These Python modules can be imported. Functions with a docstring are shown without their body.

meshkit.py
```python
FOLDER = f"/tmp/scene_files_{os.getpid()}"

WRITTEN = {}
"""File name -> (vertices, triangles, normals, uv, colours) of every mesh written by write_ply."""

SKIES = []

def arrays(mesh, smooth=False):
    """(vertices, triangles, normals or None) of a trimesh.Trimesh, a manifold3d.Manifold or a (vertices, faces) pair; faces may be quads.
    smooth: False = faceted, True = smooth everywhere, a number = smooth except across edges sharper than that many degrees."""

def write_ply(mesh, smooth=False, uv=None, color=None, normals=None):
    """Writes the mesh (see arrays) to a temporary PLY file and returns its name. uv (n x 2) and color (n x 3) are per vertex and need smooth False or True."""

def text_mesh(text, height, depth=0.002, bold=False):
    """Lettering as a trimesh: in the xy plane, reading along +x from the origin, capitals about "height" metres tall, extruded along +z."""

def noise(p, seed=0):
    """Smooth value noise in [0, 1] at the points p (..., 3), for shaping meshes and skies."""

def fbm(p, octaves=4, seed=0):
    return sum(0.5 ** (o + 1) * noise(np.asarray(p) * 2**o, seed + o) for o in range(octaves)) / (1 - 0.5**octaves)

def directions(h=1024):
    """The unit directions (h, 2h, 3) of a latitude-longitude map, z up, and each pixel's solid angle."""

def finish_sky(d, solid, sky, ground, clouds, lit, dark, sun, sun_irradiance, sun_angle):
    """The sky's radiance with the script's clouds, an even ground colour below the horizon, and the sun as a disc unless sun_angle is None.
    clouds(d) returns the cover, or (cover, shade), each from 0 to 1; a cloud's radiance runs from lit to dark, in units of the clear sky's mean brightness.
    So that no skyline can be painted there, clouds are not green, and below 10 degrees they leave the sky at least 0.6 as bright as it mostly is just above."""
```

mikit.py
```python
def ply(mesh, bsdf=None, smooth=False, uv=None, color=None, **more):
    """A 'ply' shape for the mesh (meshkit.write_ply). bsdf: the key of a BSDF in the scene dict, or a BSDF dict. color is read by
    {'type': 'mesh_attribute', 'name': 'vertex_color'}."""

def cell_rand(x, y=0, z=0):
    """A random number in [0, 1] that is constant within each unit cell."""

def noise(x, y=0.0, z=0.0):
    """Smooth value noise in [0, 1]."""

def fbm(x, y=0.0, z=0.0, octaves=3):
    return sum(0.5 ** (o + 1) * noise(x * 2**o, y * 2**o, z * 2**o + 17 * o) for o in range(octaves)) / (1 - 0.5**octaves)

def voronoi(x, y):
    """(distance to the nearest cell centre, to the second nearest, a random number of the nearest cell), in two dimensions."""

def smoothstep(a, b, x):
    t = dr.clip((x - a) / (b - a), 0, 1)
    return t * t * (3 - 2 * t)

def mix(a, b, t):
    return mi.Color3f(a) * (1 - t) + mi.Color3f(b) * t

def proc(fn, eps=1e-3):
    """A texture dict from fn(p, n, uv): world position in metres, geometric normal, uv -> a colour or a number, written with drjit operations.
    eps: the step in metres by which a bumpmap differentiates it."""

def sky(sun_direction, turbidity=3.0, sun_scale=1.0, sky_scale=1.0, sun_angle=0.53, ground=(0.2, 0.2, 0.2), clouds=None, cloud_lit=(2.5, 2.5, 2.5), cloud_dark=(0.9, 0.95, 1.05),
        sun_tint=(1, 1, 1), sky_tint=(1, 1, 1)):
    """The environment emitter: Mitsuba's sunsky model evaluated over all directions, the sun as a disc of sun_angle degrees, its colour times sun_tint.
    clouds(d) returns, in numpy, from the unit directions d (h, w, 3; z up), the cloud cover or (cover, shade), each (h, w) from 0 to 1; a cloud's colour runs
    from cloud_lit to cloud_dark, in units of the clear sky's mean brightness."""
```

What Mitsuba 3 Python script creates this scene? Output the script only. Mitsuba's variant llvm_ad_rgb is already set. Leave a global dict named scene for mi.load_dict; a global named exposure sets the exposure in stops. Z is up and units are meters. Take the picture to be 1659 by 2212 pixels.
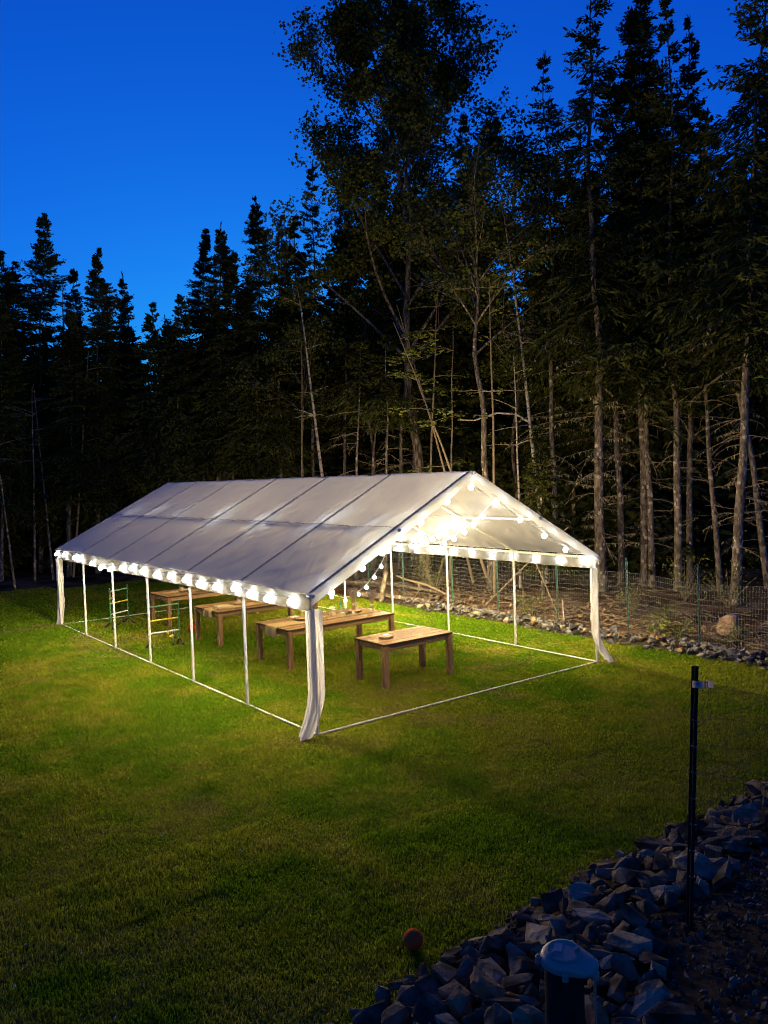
import math
import numpy as np, trimesh, drjit as dr, mitsuba as mi, mikit, meshkit
from mikit import proc, noise, fbm, voronoi, cell_rand, smoothstep, mix

T = mi.ScalarTransform4f
scene, labels = {}, {}

# ------------------------------------------------------------------ camera, sky, exposure
CAM = np.array([-5.838, -9.356, 3.532])
LOOK = np.array([0.60532101, 0.79483271, -0.04274857])
UP = [0.05260579, 0.01364061, 0.99852219]
scene['camera'] = {'type': 'perspective', 'fov': 2 * math.degrees(math.atan(829.5 / 1740)), 'fov_axis': 'x', 'near_clip': 0.05, 'far_clip': 900.0,
                   'to_world': T().look_at(origin=CAM.tolist(), target=(CAM + LOOK).tolist(), up=UP)}
scene['sky'] = mikit.sky([0.48, 0.877, 0.052], turbidity=3, sun_scale=0.0, sky_tint=(0.055, 1.72, 13.4), ground=(0.02, 0.02, 0.02))
exposure = 0.4
BULB = np.array([1.0, 0.78, 0.46]) * 1250.0

# ------------------------------------------------------------------ helpers
def numbered(key):
    if key not in scene and key not in labels and not any(k.startswith(key + '__') for k in scene):
        return key
    n = 1
    while f'{key}_{n:03d}' in taken:
        n += 1
    return f'{key}_{n:03d}'

taken = set()
def name(key):
    k, n = key, 0
    while k in taken:
        n += 1
        k = f'{key}_{n:03d}'
    taken.add(k)
    return k

def thing(key, label, cat=None, group=None, kind=None):
    k = name(key)
    d = {'label': label}
    if cat: d['category'] = cat
    if group: d['group'] = group
    if kind: d['kind'] = kind
    labels[k] = d
    return k

def part(parent, key, mesh, bsdf, smooth=False, tone=None, color=None, label=None, kind=None, shape=None):
    k = name(parent + '__' + key)
    scene[k] = shape if shape else shp(mesh, bsdf, smooth, tone, color)
    d = {}
    if label: d['label'] = label
    if kind: d['kind'] = kind
    if d: labels[k] = d
    return k

def solo(key, mesh, bsdf, label, cat=None, smooth=False, tone=None, color=None, group=None, kind=None):
    k = thing(key, label, cat, group, kind)
    scene[k] = shp(mesh, bsdf, smooth, tone, color)
    return k

def VF(mesh):
    if isinstance(mesh, (tuple, list)): return np.asarray(mesh[0], float), np.asarray(mesh[1], int)
    return np.asarray(mesh.vertices, float), np.asarray(mesh.faces, int)

def shp(mesh, bsdf, smooth=False, tone=None, color=None):
    v, f = VF(mesh)
    uv = None
    if tone is not None:
        uv = np.zeros((len(v), 2)); uv[:, 0] = tone if np.isscalar(tone) else np.asarray(tone)
    if color is not None:
        color = np.broadcast_to(np.asarray(color, float), (len(v), 3))
    return mikit.ply((v, f), bsdf, smooth=smooth, uv=uv, color=color)

def join(ms):
    V, F, at = [], [], 0
    for m in ms:
        v, f = VF(m)
        V.append(v); F.append(f + at); at += len(v)
    return np.vstack(V), np.vstack(F)

def quads(q):
    q = np.asarray(q, int)
    return np.vstack([q[:, [0, 1, 2]], q[:, [0, 2, 3]]])

def grid(P):
    """P (n, m, 3) -> mesh"""
    n, m = P.shape[:2]
    i, j = np.meshgrid(np.arange(n - 1), np.arange(m - 1), indexing='ij')
    q = np.stack([i * m + j, (i + 1) * m + j, (i + 1) * m + j + 1, i * m + j + 1], -1).reshape(-1, 4)
    return P.reshape(-1, 3), quads(q)

def box(c, s, cham=0.004):
    s = np.asarray(s, float) / 2
    cham = min(cham, 0.4 * s.min())
    pts = []
    for sx in (-1, 1):
        for sy in (-1, 1):
            for sz in (-1, 1):
                for a in range(3):
                    q = s.copy()
                    for b in range(3):
                        if b != a: q[b] -= cham
                    pts.append(q * (sx, sy, sz))
    m = trimesh.convex.convex_hull(np.array(pts))
    return np.array(m.vertices) + c, np.array(m.faces)

def xf(mesh, M):
    v, f = VF(mesh)
    M = np.asarray(M, float)
    return v @ M[:3, :3].T + M[:3, 3], f

def rotz(a):
    M = np.eye(4); c, s = math.cos(a), math.sin(a); M[:2, :2] = [[c, -s], [s, c]]; return M

def rotaxis(ax, a): return trimesh.transformations.rotation_matrix(a, ax)
def trans(p):
    M = np.eye(4); M[:3, 3] = p; return M

def tubes(P, R, sides=6, caps=True):
    """P (B, n, 3), R (B, n) -> one mesh of B tubes"""
    P = np.asarray(P, float)
    if P.ndim == 2: P = P[None]
    B, n = P.shape[:2]
    R = np.broadcast_to(np.asarray(R, float), (B, n))
    t = np.gradient(P, axis=1)
    t /= np.linalg.norm(t, axis=2, keepdims=True) + 1e-12
    mean = P[:, -1:] - P[:, :1]
    mean = mean / (np.linalg.norm(mean, axis=2, keepdims=True) + 1e-12)
    ref = np.where(np.abs(mean[..., 2:]) < 0.8, [0, 0, 1.0], [1.0, 0, 0])
    a = np.cross(t, np.broadcast_to(ref, t.shape)); a /= np.linalg.norm(a, axis=2, keepdims=True) + 1e-12
    b = np.cross(t, a)
    ang = np.arange(sides) * 2 * np.pi / sides
    v = P[:, :, None] + R[:, :, None, None] * (np.cos(ang)[:, None] * a[:, :, None] + np.sin(ang)[:, None] * b[:, :, None])
    bb, i, j = np.meshgrid(np.arange(B), np.arange(n - 1), np.arange(sides), indexing='ij')
    o = bb * n * sides
    j2 = (j + 1) % sides
    q = np.stack([o + i * sides + j, o + i * sides + j2, o + (i + 1) * sides + j2, o + (i + 1) * sides + j], -1).reshape(-1, 4)
    F = [quads(q)]
    if caps and sides > 3:
        for k in range(1, sides - 1):
            o = np.arange(B) * n * sides
            F.append(np.stack([o, o + k + 1, o + k], 1))
            o = o + (n - 1) * sides
            F.append(np.stack([o, o + k, o + k + 1], 1))
    return v.reshape(-1, 3), np.vstack(F)

def bar(p0, p1, r, sides=10):
    return tubes(np.array([p0, (np.array(p0) + p1) / 2, p1], float), [r] * 3, sides)

def lathe(prof, n=20, c=(0, 0, 0)):
    prof = np.asarray(prof, float)
    a = np.arange(n) * 2 * np.pi / n
    P = np.stack([prof[:, 0, None] * np.cos(a), prof[:, 0, None] * np.sin(a), np.repeat(prof[:, 1, None], n, 1)], -1)
    m = len(prof)
    i, j = np.meshgrid(np.arange(m - 1), np.arange(n), indexing='ij')
    j2 = (j + 1) % n
    q = np.stack([i * n + j, i * n + j2, (i + 1) * n + j2, (i + 1) * n + j], -1).reshape(-1, 4)
    v, f = P.reshape(-1, 3) + c, quads(q)
    x = np.cross(v[f[:, 1]] - v[f[:, 0]], v[f[:, 2]] - v[f[:, 0]])
    return v, f[np.linalg.norm(x, axis=1) > 1e-12]

def ball(r, c, n=2):
    m = trimesh.creation.icosphere(n, r); return np.array(m.vertices) + c, np.array(m.faces)

def unit(v): return v / (np.linalg.norm(v, axis=-1, keepdims=True) + 1e-12)

def blades(p0, p1, w, rng, flat=None):
    """diamond-shaped thin leaves from p0 to p1"""
    d = p1 - p0
    r = rng.normal(size=p0.shape)
    if flat is not None: r = r * (1 - flat) + flat * np.array([0, 0, 1.0])
    s = unit(np.cross(d, r)) * (np.asarray(w)[:, None] / 2)
    m = p0 + d * 0.45
    v = np.stack([p0, m + s, p1, m - s], 1).reshape(-1, 3)
    o = np.arange(len(p0)) * 4
    return v, np.vstack([np.stack([o, o + 1, o + 2], 1), np.stack([o, o + 2, o + 3], 1)])

# ------------------------------------------------------------------ materials
def rgb(*c): return {'type': 'rgb', 'value': [float(x) for x in c]}
def two(b, bump=None, scale=1.0):
    if bump: b = {'type': 'bumpmap', 'tex': bump, 'scale': scale, 'b': b}
    return {'type': 'twosided', 'b': b}
def prin(col, rough=0.6, spec=0.4, metal=0.0, bump=None, scale=1.0, **k):
    return two({'type': 'principled', 'base_color': col, 'roughness': rough, 'specular': spec, 'metallic': metal, **k}, bump, scale)
def mat(key, b): scene[key] = b; taken.add(key); return key

def f_grass(p, n, uv):
    big = fbm(p.x * 0.45 + 3, p.y * 0.45, 0.0, 3)
    mid = fbm(p.x * 2.3, p.y * 2.3 + 9, 0.0, 3)
    c = mix((0.108, 0.200, 0.008), (0.220, 0.255, 0.018), smoothstep(0.36, 0.62, big * 0.6 + mid * 0.4))
    c = mix(c, (0.29, 0.23, 0.07), smoothstep(0.55, 0.75, mid) * smoothstep(0.35, 0.6, big) * 0.4 * smoothstep(0.2, 1.0, uv.x))
    bare = smoothstep(0.70, 0.78, fbm(p.x * 0.9 + 41, p.y * 0.9 + 7, 0.0, 3))
    c = mix(c, (0.24, 0.18, 0.07), bare * 0.4)
    return c * (0.55 + 0.9 * uv.x)
def f_soil(p, n, uv):
    m = fbm(p.x * 2.3, p.y * 2.3 + 9, 0.0, 3)
    return mix((0.04, 0.055, 0.006), (0.09, 0.08, 0.02), smoothstep(0.35, 0.65, m)) * (0.6 + 0.8 * noise(p.x * 60, p.y * 60, 0.0))
def f_floor(p, n, uv):
    m = fbm(p.x * 1.3, p.y * 1.3, 0.0, 3); g = noise(p.x * 45, p.y * 45, p.z * 45)
    return mix((0.055, 0.03, 0.013), (0.17, 0.10, 0.045), smoothstep(0.3, 0.7, m)) * (0.5 + g)
def f_bank(p, n, uv):
    return mix((0.02, 0.016, 0.010), (0.05, 0.041, 0.027), noise(p.x * 40, p.y * 40, p.z * 40))
def f_rock(p, n, uv):
    g = fbm(p.x * 9, p.y * 9, p.z * 9, 4); s = noise(p.x * 70, p.y * 70, p.z * 70)
    return mix((0.040, 0.033, 0.021), (0.145, 0.120, 0.075), smoothstep(0.3, 0.72, g)) * (0.75 + 0.5 * s)
def f_rock_grey(p, n, uv):
    g = fbm(p.x * 9, p.y * 9, p.z * 9, 4); s = noise(p.x * 70, p.y * 70, p.z * 70)
    return mix((0.05, 0.049, 0.044), (0.17, 0.164, 0.145), smoothstep(0.3, 0.72, g)) * (0.75 + 0.5 * s)
def f_rock_tan(p, n, uv):
    g = fbm(p.x * 8, p.y * 8, p.z * 8, 4); s = noise(p.x * 70, p.y * 70, p.z * 70)
    return mix((0.13, 0.078, 0.034), (0.30, 0.195, 0.09), smoothstep(0.3, 0.7, g)) * (0.75 + 0.5 * s)
def f_rock_pale(p, n, uv):
    g = fbm(p.x * 8, p.y * 8, p.z * 8, 4); s = noise(p.x * 60, p.y * 60, p.z * 60)
    return mix((0.11, 0.09, 0.055), (0.28, 0.235, 0.145), smoothstep(0.3, 0.7, g)) * (0.75 + 0.5 * s)
def f_rock_bump(p, n, uv): return 0.012 * fbm(p.x * 22, p.y * 22, p.z * 22, 4)
def f_boulder(p, n, uv):
    g = fbm(p.x * 6, p.y * 6, p.z * 6, 4)
    return mix((0.20, 0.12, 0.06), (0.36, 0.25, 0.15), smoothstep(0.3, 0.7, g))
def f_bark(p, n, uv):
    g = fbm(p.x * 22, p.y * 22, p.z * 7, 3); r = noise(p.x * 5, p.y * 5, p.z * 2.2)
    c = mix((0.08, 0.063, 0.041), (0.215, 0.172, 0.118), smoothstep(0.32, 0.68, g))
    return mix(c, (0.48, 0.40, 0.26), smoothstep(0.66, 0.76, noise(p.x * 16 + 5, p.y * 16, p.z * 9)) * smoothstep(0.35, 0.6, r))
def f_bark_bump(p, n, uv): return 0.02 * fbm(p.x * 30, p.y * 30, p.z * 9, 3)
def f_bark_dark(p, n, uv):
    g = fbm(p.x * 20, p.y * 20, p.z * 4, 3)
    return mix((0.05, 0.038, 0.025), (0.20, 0.16, 0.11), smoothstep(0.35, 0.7, g))
def f_birch(p, n, uv):
    g = fbm(p.x * 9, p.y * 9, p.z * 14, 3)
    return mix((0.42, 0.36, 0.26), (0.12, 0.09, 0.06), smoothstep(0.55, 0.68, g))
def f_needle(p, n, uv):
    g = fbm(p.x * 0.9, p.y * 0.9, p.z * 0.9, 3)
    return mix((0.022, 0.027, 0.007), (0.056, 0.060, 0.015), smoothstep(0.3, 0.7, g)) * (0.6 + 0.8 * noise(p.x * 9, p.y * 9, p.z * 9))
def f_leaf(p, n, uv):
    g = noise(p.x * 6, p.y * 6, p.z * 6)
    return mix((0.040, 0.050, 0.009), (0.090, 0.098, 0.020), g)
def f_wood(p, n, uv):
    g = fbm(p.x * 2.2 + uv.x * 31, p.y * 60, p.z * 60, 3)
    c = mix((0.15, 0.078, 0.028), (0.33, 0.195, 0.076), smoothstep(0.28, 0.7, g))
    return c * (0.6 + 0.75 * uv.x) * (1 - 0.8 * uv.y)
def f_post_wood(p, n, uv):
    g = fbm(p.x * 55, p.y * 55, p.z * 2.5 + uv.x * 17, 3)
    return mix((0.12, 0.062, 0.026), (0.25, 0.145, 0.062), smoothstep(0.3, 0.7, g)) * (0.75 + 0.5 * uv.x)
def f_burlap(p, n, uv):
    w = noise(p.x * 130, p.y * 130, 0.0)
    return mix((0.38, 0.27, 0.12), (0.54, 0.40, 0.20), w)
def f_slice(p, n, uv):
    g = fbm(p.x * 40, p.y * 40, p.z * 40, 3)
    return mix((0.42, 0.27, 0.13), (0.58, 0.42, 0.24), g)
def f_rust(p, n, uv):
    g = fbm(p.x * 40, p.y * 40, p.z * 18, 3)
    return mix((0.010, 0.009, 0.006), (0.030, 0.025, 0.016), g)

def fabric(dt, c=(0.56, 0.55, 0.51)): return {'type': 'principledthin', 'base_color': rgb(*c), 'roughness': 0.85, 'diff_trans': dt, 'spec_trans': 0.0, 'eta': 1.08}
mat('mat_canopy', fabric(0.75, (0.48, 0.475, 0.445)))
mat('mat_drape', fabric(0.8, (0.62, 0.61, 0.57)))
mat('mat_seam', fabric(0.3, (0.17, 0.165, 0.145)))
mat('mat_tag', fabric(0.7, (0.55, 0.47, 0.36)))
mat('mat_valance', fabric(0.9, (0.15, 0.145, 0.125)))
mat('mat_pole', prin(rgb(0.58, 0.565, 0.50), 0.4, 0.35))
mat('mat_grass', {'type': 'principledthin', 'base_color': proc(f_grass), 'roughness': 0.6, 'diff_trans': 0.85, 'spec_trans': 0.0, 'eta': 1.08})
mat('mat_soil', two({'type': 'diffuse', 'reflectance': proc(f_soil)}))
mat('mat_floor', two({'type': 'diffuse', 'reflectance': proc(f_floor)}))
mat('mat_bank', two({'type': 'diffuse', 'reflectance': proc(f_bank)}))
mat('mat_rock', two({'type': 'diffuse', 'reflectance': proc(f_rock)}, proc(f_rock_bump, 2e-3)))
mat('mat_rock_grey', two({'type': 'diffuse', 'reflectance': proc(f_rock_grey)}, proc(f_rock_bump, 2e-3)))
mat('mat_rock_tan', two({'type': 'diffuse', 'reflectance': proc(f_rock_tan)}, proc(f_rock_bump, 2e-3)))
mat('mat_rock_pale', two({'type': 'diffuse', 'reflectance': proc(f_rock_pale)}, proc(f_rock_bump, 2e-3)))
mat('mat_boulder', prin(proc(f_boulder), 0.85, 0.2, bump=proc(f_rock_bump, 2e-3)))
mat('mat_bark', two({'type': 'diffuse', 'reflectance': proc(f_bark)}, proc(f_bark_bump, 2e-3)))
mat('mat_bark_dark', two({'type': 'diffuse', 'reflectance': proc(f_bark_dark)}, proc(f_bark_bump, 2e-3)))
mat('mat_birch', two({'type': 'diffuse', 'reflectance': proc(f_birch)}))
mat('mat_needle', two({'type': 'diffuse', 'reflectance': proc(f_needle)}))
mat('mat_leaf_lit', two({'type': 'diffuse', 'reflectance': proc(lambda p, n, uv: f_leaf(p, n, uv) * 1.9)}))  # same leaf colour brightened: lamp light on the low foliage is painted in
mat('mat_leaf', two({'type': 'diffuse', 'reflectance': proc(f_leaf)}))
mat('mat_twig', two({'type': 'diffuse', 'reflectance': rgb(0.26, 0.195, 0.11)}))
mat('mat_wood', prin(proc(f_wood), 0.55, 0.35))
mat('mat_post_wood', prin(proc(f_post_wood), 0.6, 0.3))
mat('mat_burlap', two({'type': 'diffuse', 'reflectance': proc(f_burlap)}))
mat('mat_slice', prin(proc(f_slice), 0.7, 0.2))
mat('mat_wire', prin(rgb(0.15, 0.16, 0.135), 0.5, 0.4, 0.2))
mat('mat_dark_wire', prin(rgb(0.03, 0.035, 0.03), 0.6, 0.3))
mat('mat_dark_metal', prin(proc(f_rust), 0.8, 0.12))
mat('mat_aluminium', prin(rgb(0.34, 0.28, 0.19), 0.5, 0.2, 0.25))
mat('mat_plate', prin(rgb(0.30, 0.29, 0.26), 0.6, 0.4, 0.2))
mat('mat_glass', {'type': 'thindielectric', 'int_ior': 1.45})
mat('mat_paint', prin({'type': 'mesh_attribute', 'name': 'vertex_color'}, 0.42, 0.45))
mat('mat_matte', two({'type': 'diffuse', 'reflectance': {'type': 'mesh_attribute', 'name': 'vertex_color'}}))
mat('mat_bulb_glass', {'type': 'diffuse', 'reflectance': rgb(0.8, 0.8, 0.8)})

# ------------------------------------------------------------------ terrain
rng = np.random.default_rng(7)
W, L, HE, HR = 6.1, 12.2, 1.95, 3.56

def fbm2(x, y, s, seed=0, o=3):
    return meshkit.fbm(np.stack([x * s, y * s, x * 0], -1), o, seed) - 0.5

def bank_z(x, y):
    s = -4.82 - y - 0.095 * np.clip(-0.3 - x, 0, 3) + 0.25 * fbm2(x, y * 0, 1.1, 3)
    return np.where(s > 0, 1.3 * (1 - np.exp(-0.45 * np.maximum(s, 0) / 1.3)), -0.25 * np.minimum(-s, 0.3))

def lawn_edge(x):          # far edge of the mown grass
    return 20.6 - 0.32 * np.maximum(x, 0) - 0.9 * np.maximum(x - 5.2, 0) ** 1.6

def sheet(xs, ys, zf):
    X, Y = np.meshgrid(xs, ys, indexing='ij')
    return grid(np.stack([X, Y, zf(X, Y)], -1))

far = np.concatenate([-np.geomspace(420, 22, 12), np.linspace(-20, 30, 101), np.geomspace(32, 440, 12)])
solo('forest_floor', sheet(far, far, lambda x, y: -0.06 + np.where((x > 8.2) | (y > 20), 0.16 * (fbm2(x, y, 0.9, 5) + 0.42) , 0)
     + np.where((x > 8.6), 0.03 * np.minimum(x - 8.6, 8), 0)), 'mat_floor', 'brown forest floor of needles and dead wood under the trees', kind='structure', smooth=True)
solo('lawn', sheet(np.linspace(-16, 7.95, 170), np.linspace(-5.9, 21, 195), lambda x, y: np.where(y < lawn_edge(x) + 0.3, 0.0, -0.3) + 0.02 * fbm2(x, y, 1.2, 9) - 0.004),
     'mat_soil', 'mown lawn with yellowed and clover patches around the tent', kind='structure', smooth=True)
bank = solo('rock_bank', sheet(np.linspace(-9, 11, 160), np.concatenate([np.linspace(-4.6, -8.4, 70), np.linspace(-8.5, -15, 14)]), lambda x, y: bank_z(x, y) - 0.03 + 0.05 * fbm2(x, y, 4, 11)),
     'mat_bank', 'low dark bank of broken stone sloping up from the lawn edge', kind='structure', smooth=True)

# grass: blades in one metre patches, denser near the camera
def patch(n, h0, h1, w, seed, lean=0.5):
    r = np.random.default_rng(seed)
    p = np.concatenate([r.uniform(0, 1, (n, 2)), np.zeros((n, 1))], 1)
    a = r.uniform(0, 2 * np.pi, n); h = r.uniform(h0, h1, n) * (0.7 + 0.6 * meshkit.noise(p * 6, seed))
    s = np.stack([np.cos(a), np.sin(a), 0 * a], 1) * (w / 2 * r.uniform(0.7, 1.3, n))[:, None]
    b = r.uniform(0, 2 * np.pi, n)
    d = np.stack([np.cos(b), np.sin(b), 0 * b], 1) * (h * r.uniform(0.1, lean * 1.5, n))[:, None]
    mid = p + d * 0.35 + np.stack([0 * h, 0 * h, h * 0.62], 1)
    tip = p + d + np.stack([0 * h, 0 * h, h * r.uniform(0.75, 1.0, n)], 1)
    v = np.stack([p - s, p + s, mid + s * 0.8, mid - s * 0.8, tip], 1)
    o = np.arange(n) * 5
    f = np.vstack([np.stack([o + i for i in t], 1) for t in ((0, 1, 2), (0, 2, 3), (3, 2, 4))])
    t = np.repeat(r.uniform(0, 1, n), 5)
    return (v.reshape(-1, 3), f), t

for k in range(3):
    for lod, (n, h0, h1, w) in {'near': (8500, 0.020, 0.048, 0.0062), 'mid': (4800, 0.020, 0.046, 0.0085), 'far': (1900, 0.020, 0.045, 0.013)}.items():
        m, t = patch(n, h0, h1, w, 40 + k)
        scene[f'patch_{lod}_{k}'] = {'type': 'shapegroup', 'blade': shp(m, 'mat_grass', tone=t)}
labels['grass'] = {'label': 'short green and straw coloured lawn grass all around the tent', 'category': 'grass', 'kind': 'stuff'}
gi = 0
for ix in range(-12, 8):
    for iy in range(-6, 21):
        cx, cy = ix + 0.5, iy + 0.5
        if cx < -5.8 + 0.20 * (cy + 9.36) - 2.2 or cy > lawn_edge(np.array(cx)) + 0.4: continue
        if (cx + 5.84) * 0.98 - (cy + 9.36) * 1.9 > 5: continue
        d = math.hypot(cx - CAM[0], cy - CAM[1])
        lod = 'near' if d < 9.5 else 'mid' if d < 16 else 'far'
        sx = 1.0 if ix < 7 else 0.8
        zs = 0.75 + 0.9 * float(meshkit.noise(np.array([cx * 0.8, cy * 0.8, 0.0]), 4))
        yo = iy
        sy = 1.0
        if iy == -6 and not -6 <= ix <= -1: continue
        if iy == -5: yo, sy = -4.88, 0.88
        if iy == -6: yo = -5.88
        gi += 1
        r90 = int(rng.integers(4))
        M = T().translate([ix, yo, -0.006]).scale([sx, sy, zs]).translate([0.5, 0.5, 0]).rotate([0, 0, 1], 90 * r90).translate([-0.5, -0.5, 0])
        scene[f'grass__{gi:03d}'] = {'type': 'instance', 'to_world': M, 'g': {'type': 'ref', 'id': f'patch_{lod}_{int(rng.integers(3))}'}}

tr = np.random.default_rng(5)
def tuft(seed):
    r = np.random.default_rng(seed)
    (v, f), t = patch(420, 0.04, 0.085, 0.006, seed, 0.17)
    o = np.repeat(r.normal(0, 0.10, (420, 2)), 5, 0)
    root = np.repeat(v.reshape(-1, 5, 3)[:, :2].mean(1)[:, :2], 5, 0)
    v[:, :2] += o - root
    return (v, f), t * 0.4
for k in range(2):
    m, t = tuft(90 + k)
    scene[f'patch_tuft_{k}'] = {'type': 'shapegroup', 'blade': shp(m, 'mat_grass', tone=t)}
for _ in range(420):
    x, y = tr.uniform(-8, 7.2), tr.uniform(-4.7, 15)
    if meshkit.noise(np.array([x * 0.5, y * 0.5, 3.0]), 8) < 0.5 or (x < -5.8 + 0.2 * (y + 9.36) - 1.5): continue
    gi += 1
    scene[f'grass__{gi:03d}'] = {'type': 'instance', 'to_world': T().translate([float(x), float(y), -0.01]).rotate([0, 0, 1], float(tr.uniform(0, 360))).scale([float(tr.uniform(0.6, 1.7))] * 2 + [float(tr.uniform(0.55, 0.95))]), 'g': {'type': 'ref', 'id': f'patch_tuft_{int(tr.integers(2))}'}}
n = 420
hp = np.stack([tr.uniform(-7, 7.2, n), tr.uniform(-4.2, 16, n), tr.uniform(0.035, 0.055, n)], 1)
hp = hp[meshkit.noise(hp * [0.6, 0.6, 0] + 2.0, 6) > 0.45]
oc = trimesh.creation.octahedron() if hasattr(trimesh.creation, 'octahedron') else trimesh.creation.icosphere(0)
ov, of = np.array(oc.vertices), np.array(oc.faces)
scene['clover_flower'] = shp(((hp[:, None] + ov[None] * 0.008).reshape(-1, 3), (of[None] + np.arange(len(hp))[:, None, None] * len(ov)).reshape(-1, 3)), 'mat_matte', color=(0.55, 0.52, 0.42))
taken.add('clover_flower')
labels['clover_flower'] = {'label': 'tiny pale clover heads dotted through the lawn', 'category': 'clover', 'kind': 'stuff'}

# ------------------------------------------------------------------ tent
tent = thing('party_tent', 'long white party tent with open sides and a lit pitched roof on the lawn', 'tent')
TH = math.atan2(HR - HE, W / 2)
def roof_pt(side, y, v, off=0.0):
    """point on a roof slope: side -1 left, +1 right; v 0 eave .. 1 ridge"""
    x = W / 2 + side * (W / 2 + 0.03) * (1 - v)
    z = HE + (HR - HE) * v
    n = np.array([side * math.sin(TH), 0, math.cos(TH)])
    return np.stack([x, y, z], -1) + n * np.asarray(off)[..., None]

bay = L / 6
def drape_off(side, y, v):
    fb = np.clip(y / bay - np.floor(np.clip(y / bay, 0, 5.999)), 0, 1)
    sag = 0.035 * np.sin(np.pi * fb) ** 1.2 * (0.35 + 0.65 * np.abs(np.sin(2 * np.pi * v)))
    s = 17 if side > 0 else 3
    wr = meshkit.fbm(np.stack([y * 2.2 + v * 5, v * 3.0 - y * 0.8, y * 0 + s], -1), 4, s) - 0.5
    fine = meshkit.fbm(np.stack([y * 7 + v * 13, v * 9 - y * 3, y * 0 + s], -1), 3, s + 1) - 0.5
    cr = np.abs(meshkit.noise(np.stack([(y + (v - 0.5) * 2.2) * 4.2, (v - 0.3 * y) * 2.0, y * 0 + s], -1), s + 2) - 0.5) + np.abs(meshkit.noise(np.stack([(y - v * 3.0) * 6.0, (v + 0.2 * y) * 3.0, y * 0 + s], -1), s + 5) - 0.5)
    fine = 1.3 * fine + 0.55 * cr
    pin = np.minimum(1, 6 * np.minimum(fb, 1 - fb) + 0.15)
    ray = np.exp(-((v - 0.5) / 0.09) ** 2) * 0.02 * (meshkit.noise(np.stack([y * 9, v * 4, y * 0], -1), 5) - 0.5)
    return 0.036 - np.maximum(0, sag - (0.05 * wr + 0.030 * fine + ray) * pin)

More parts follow.
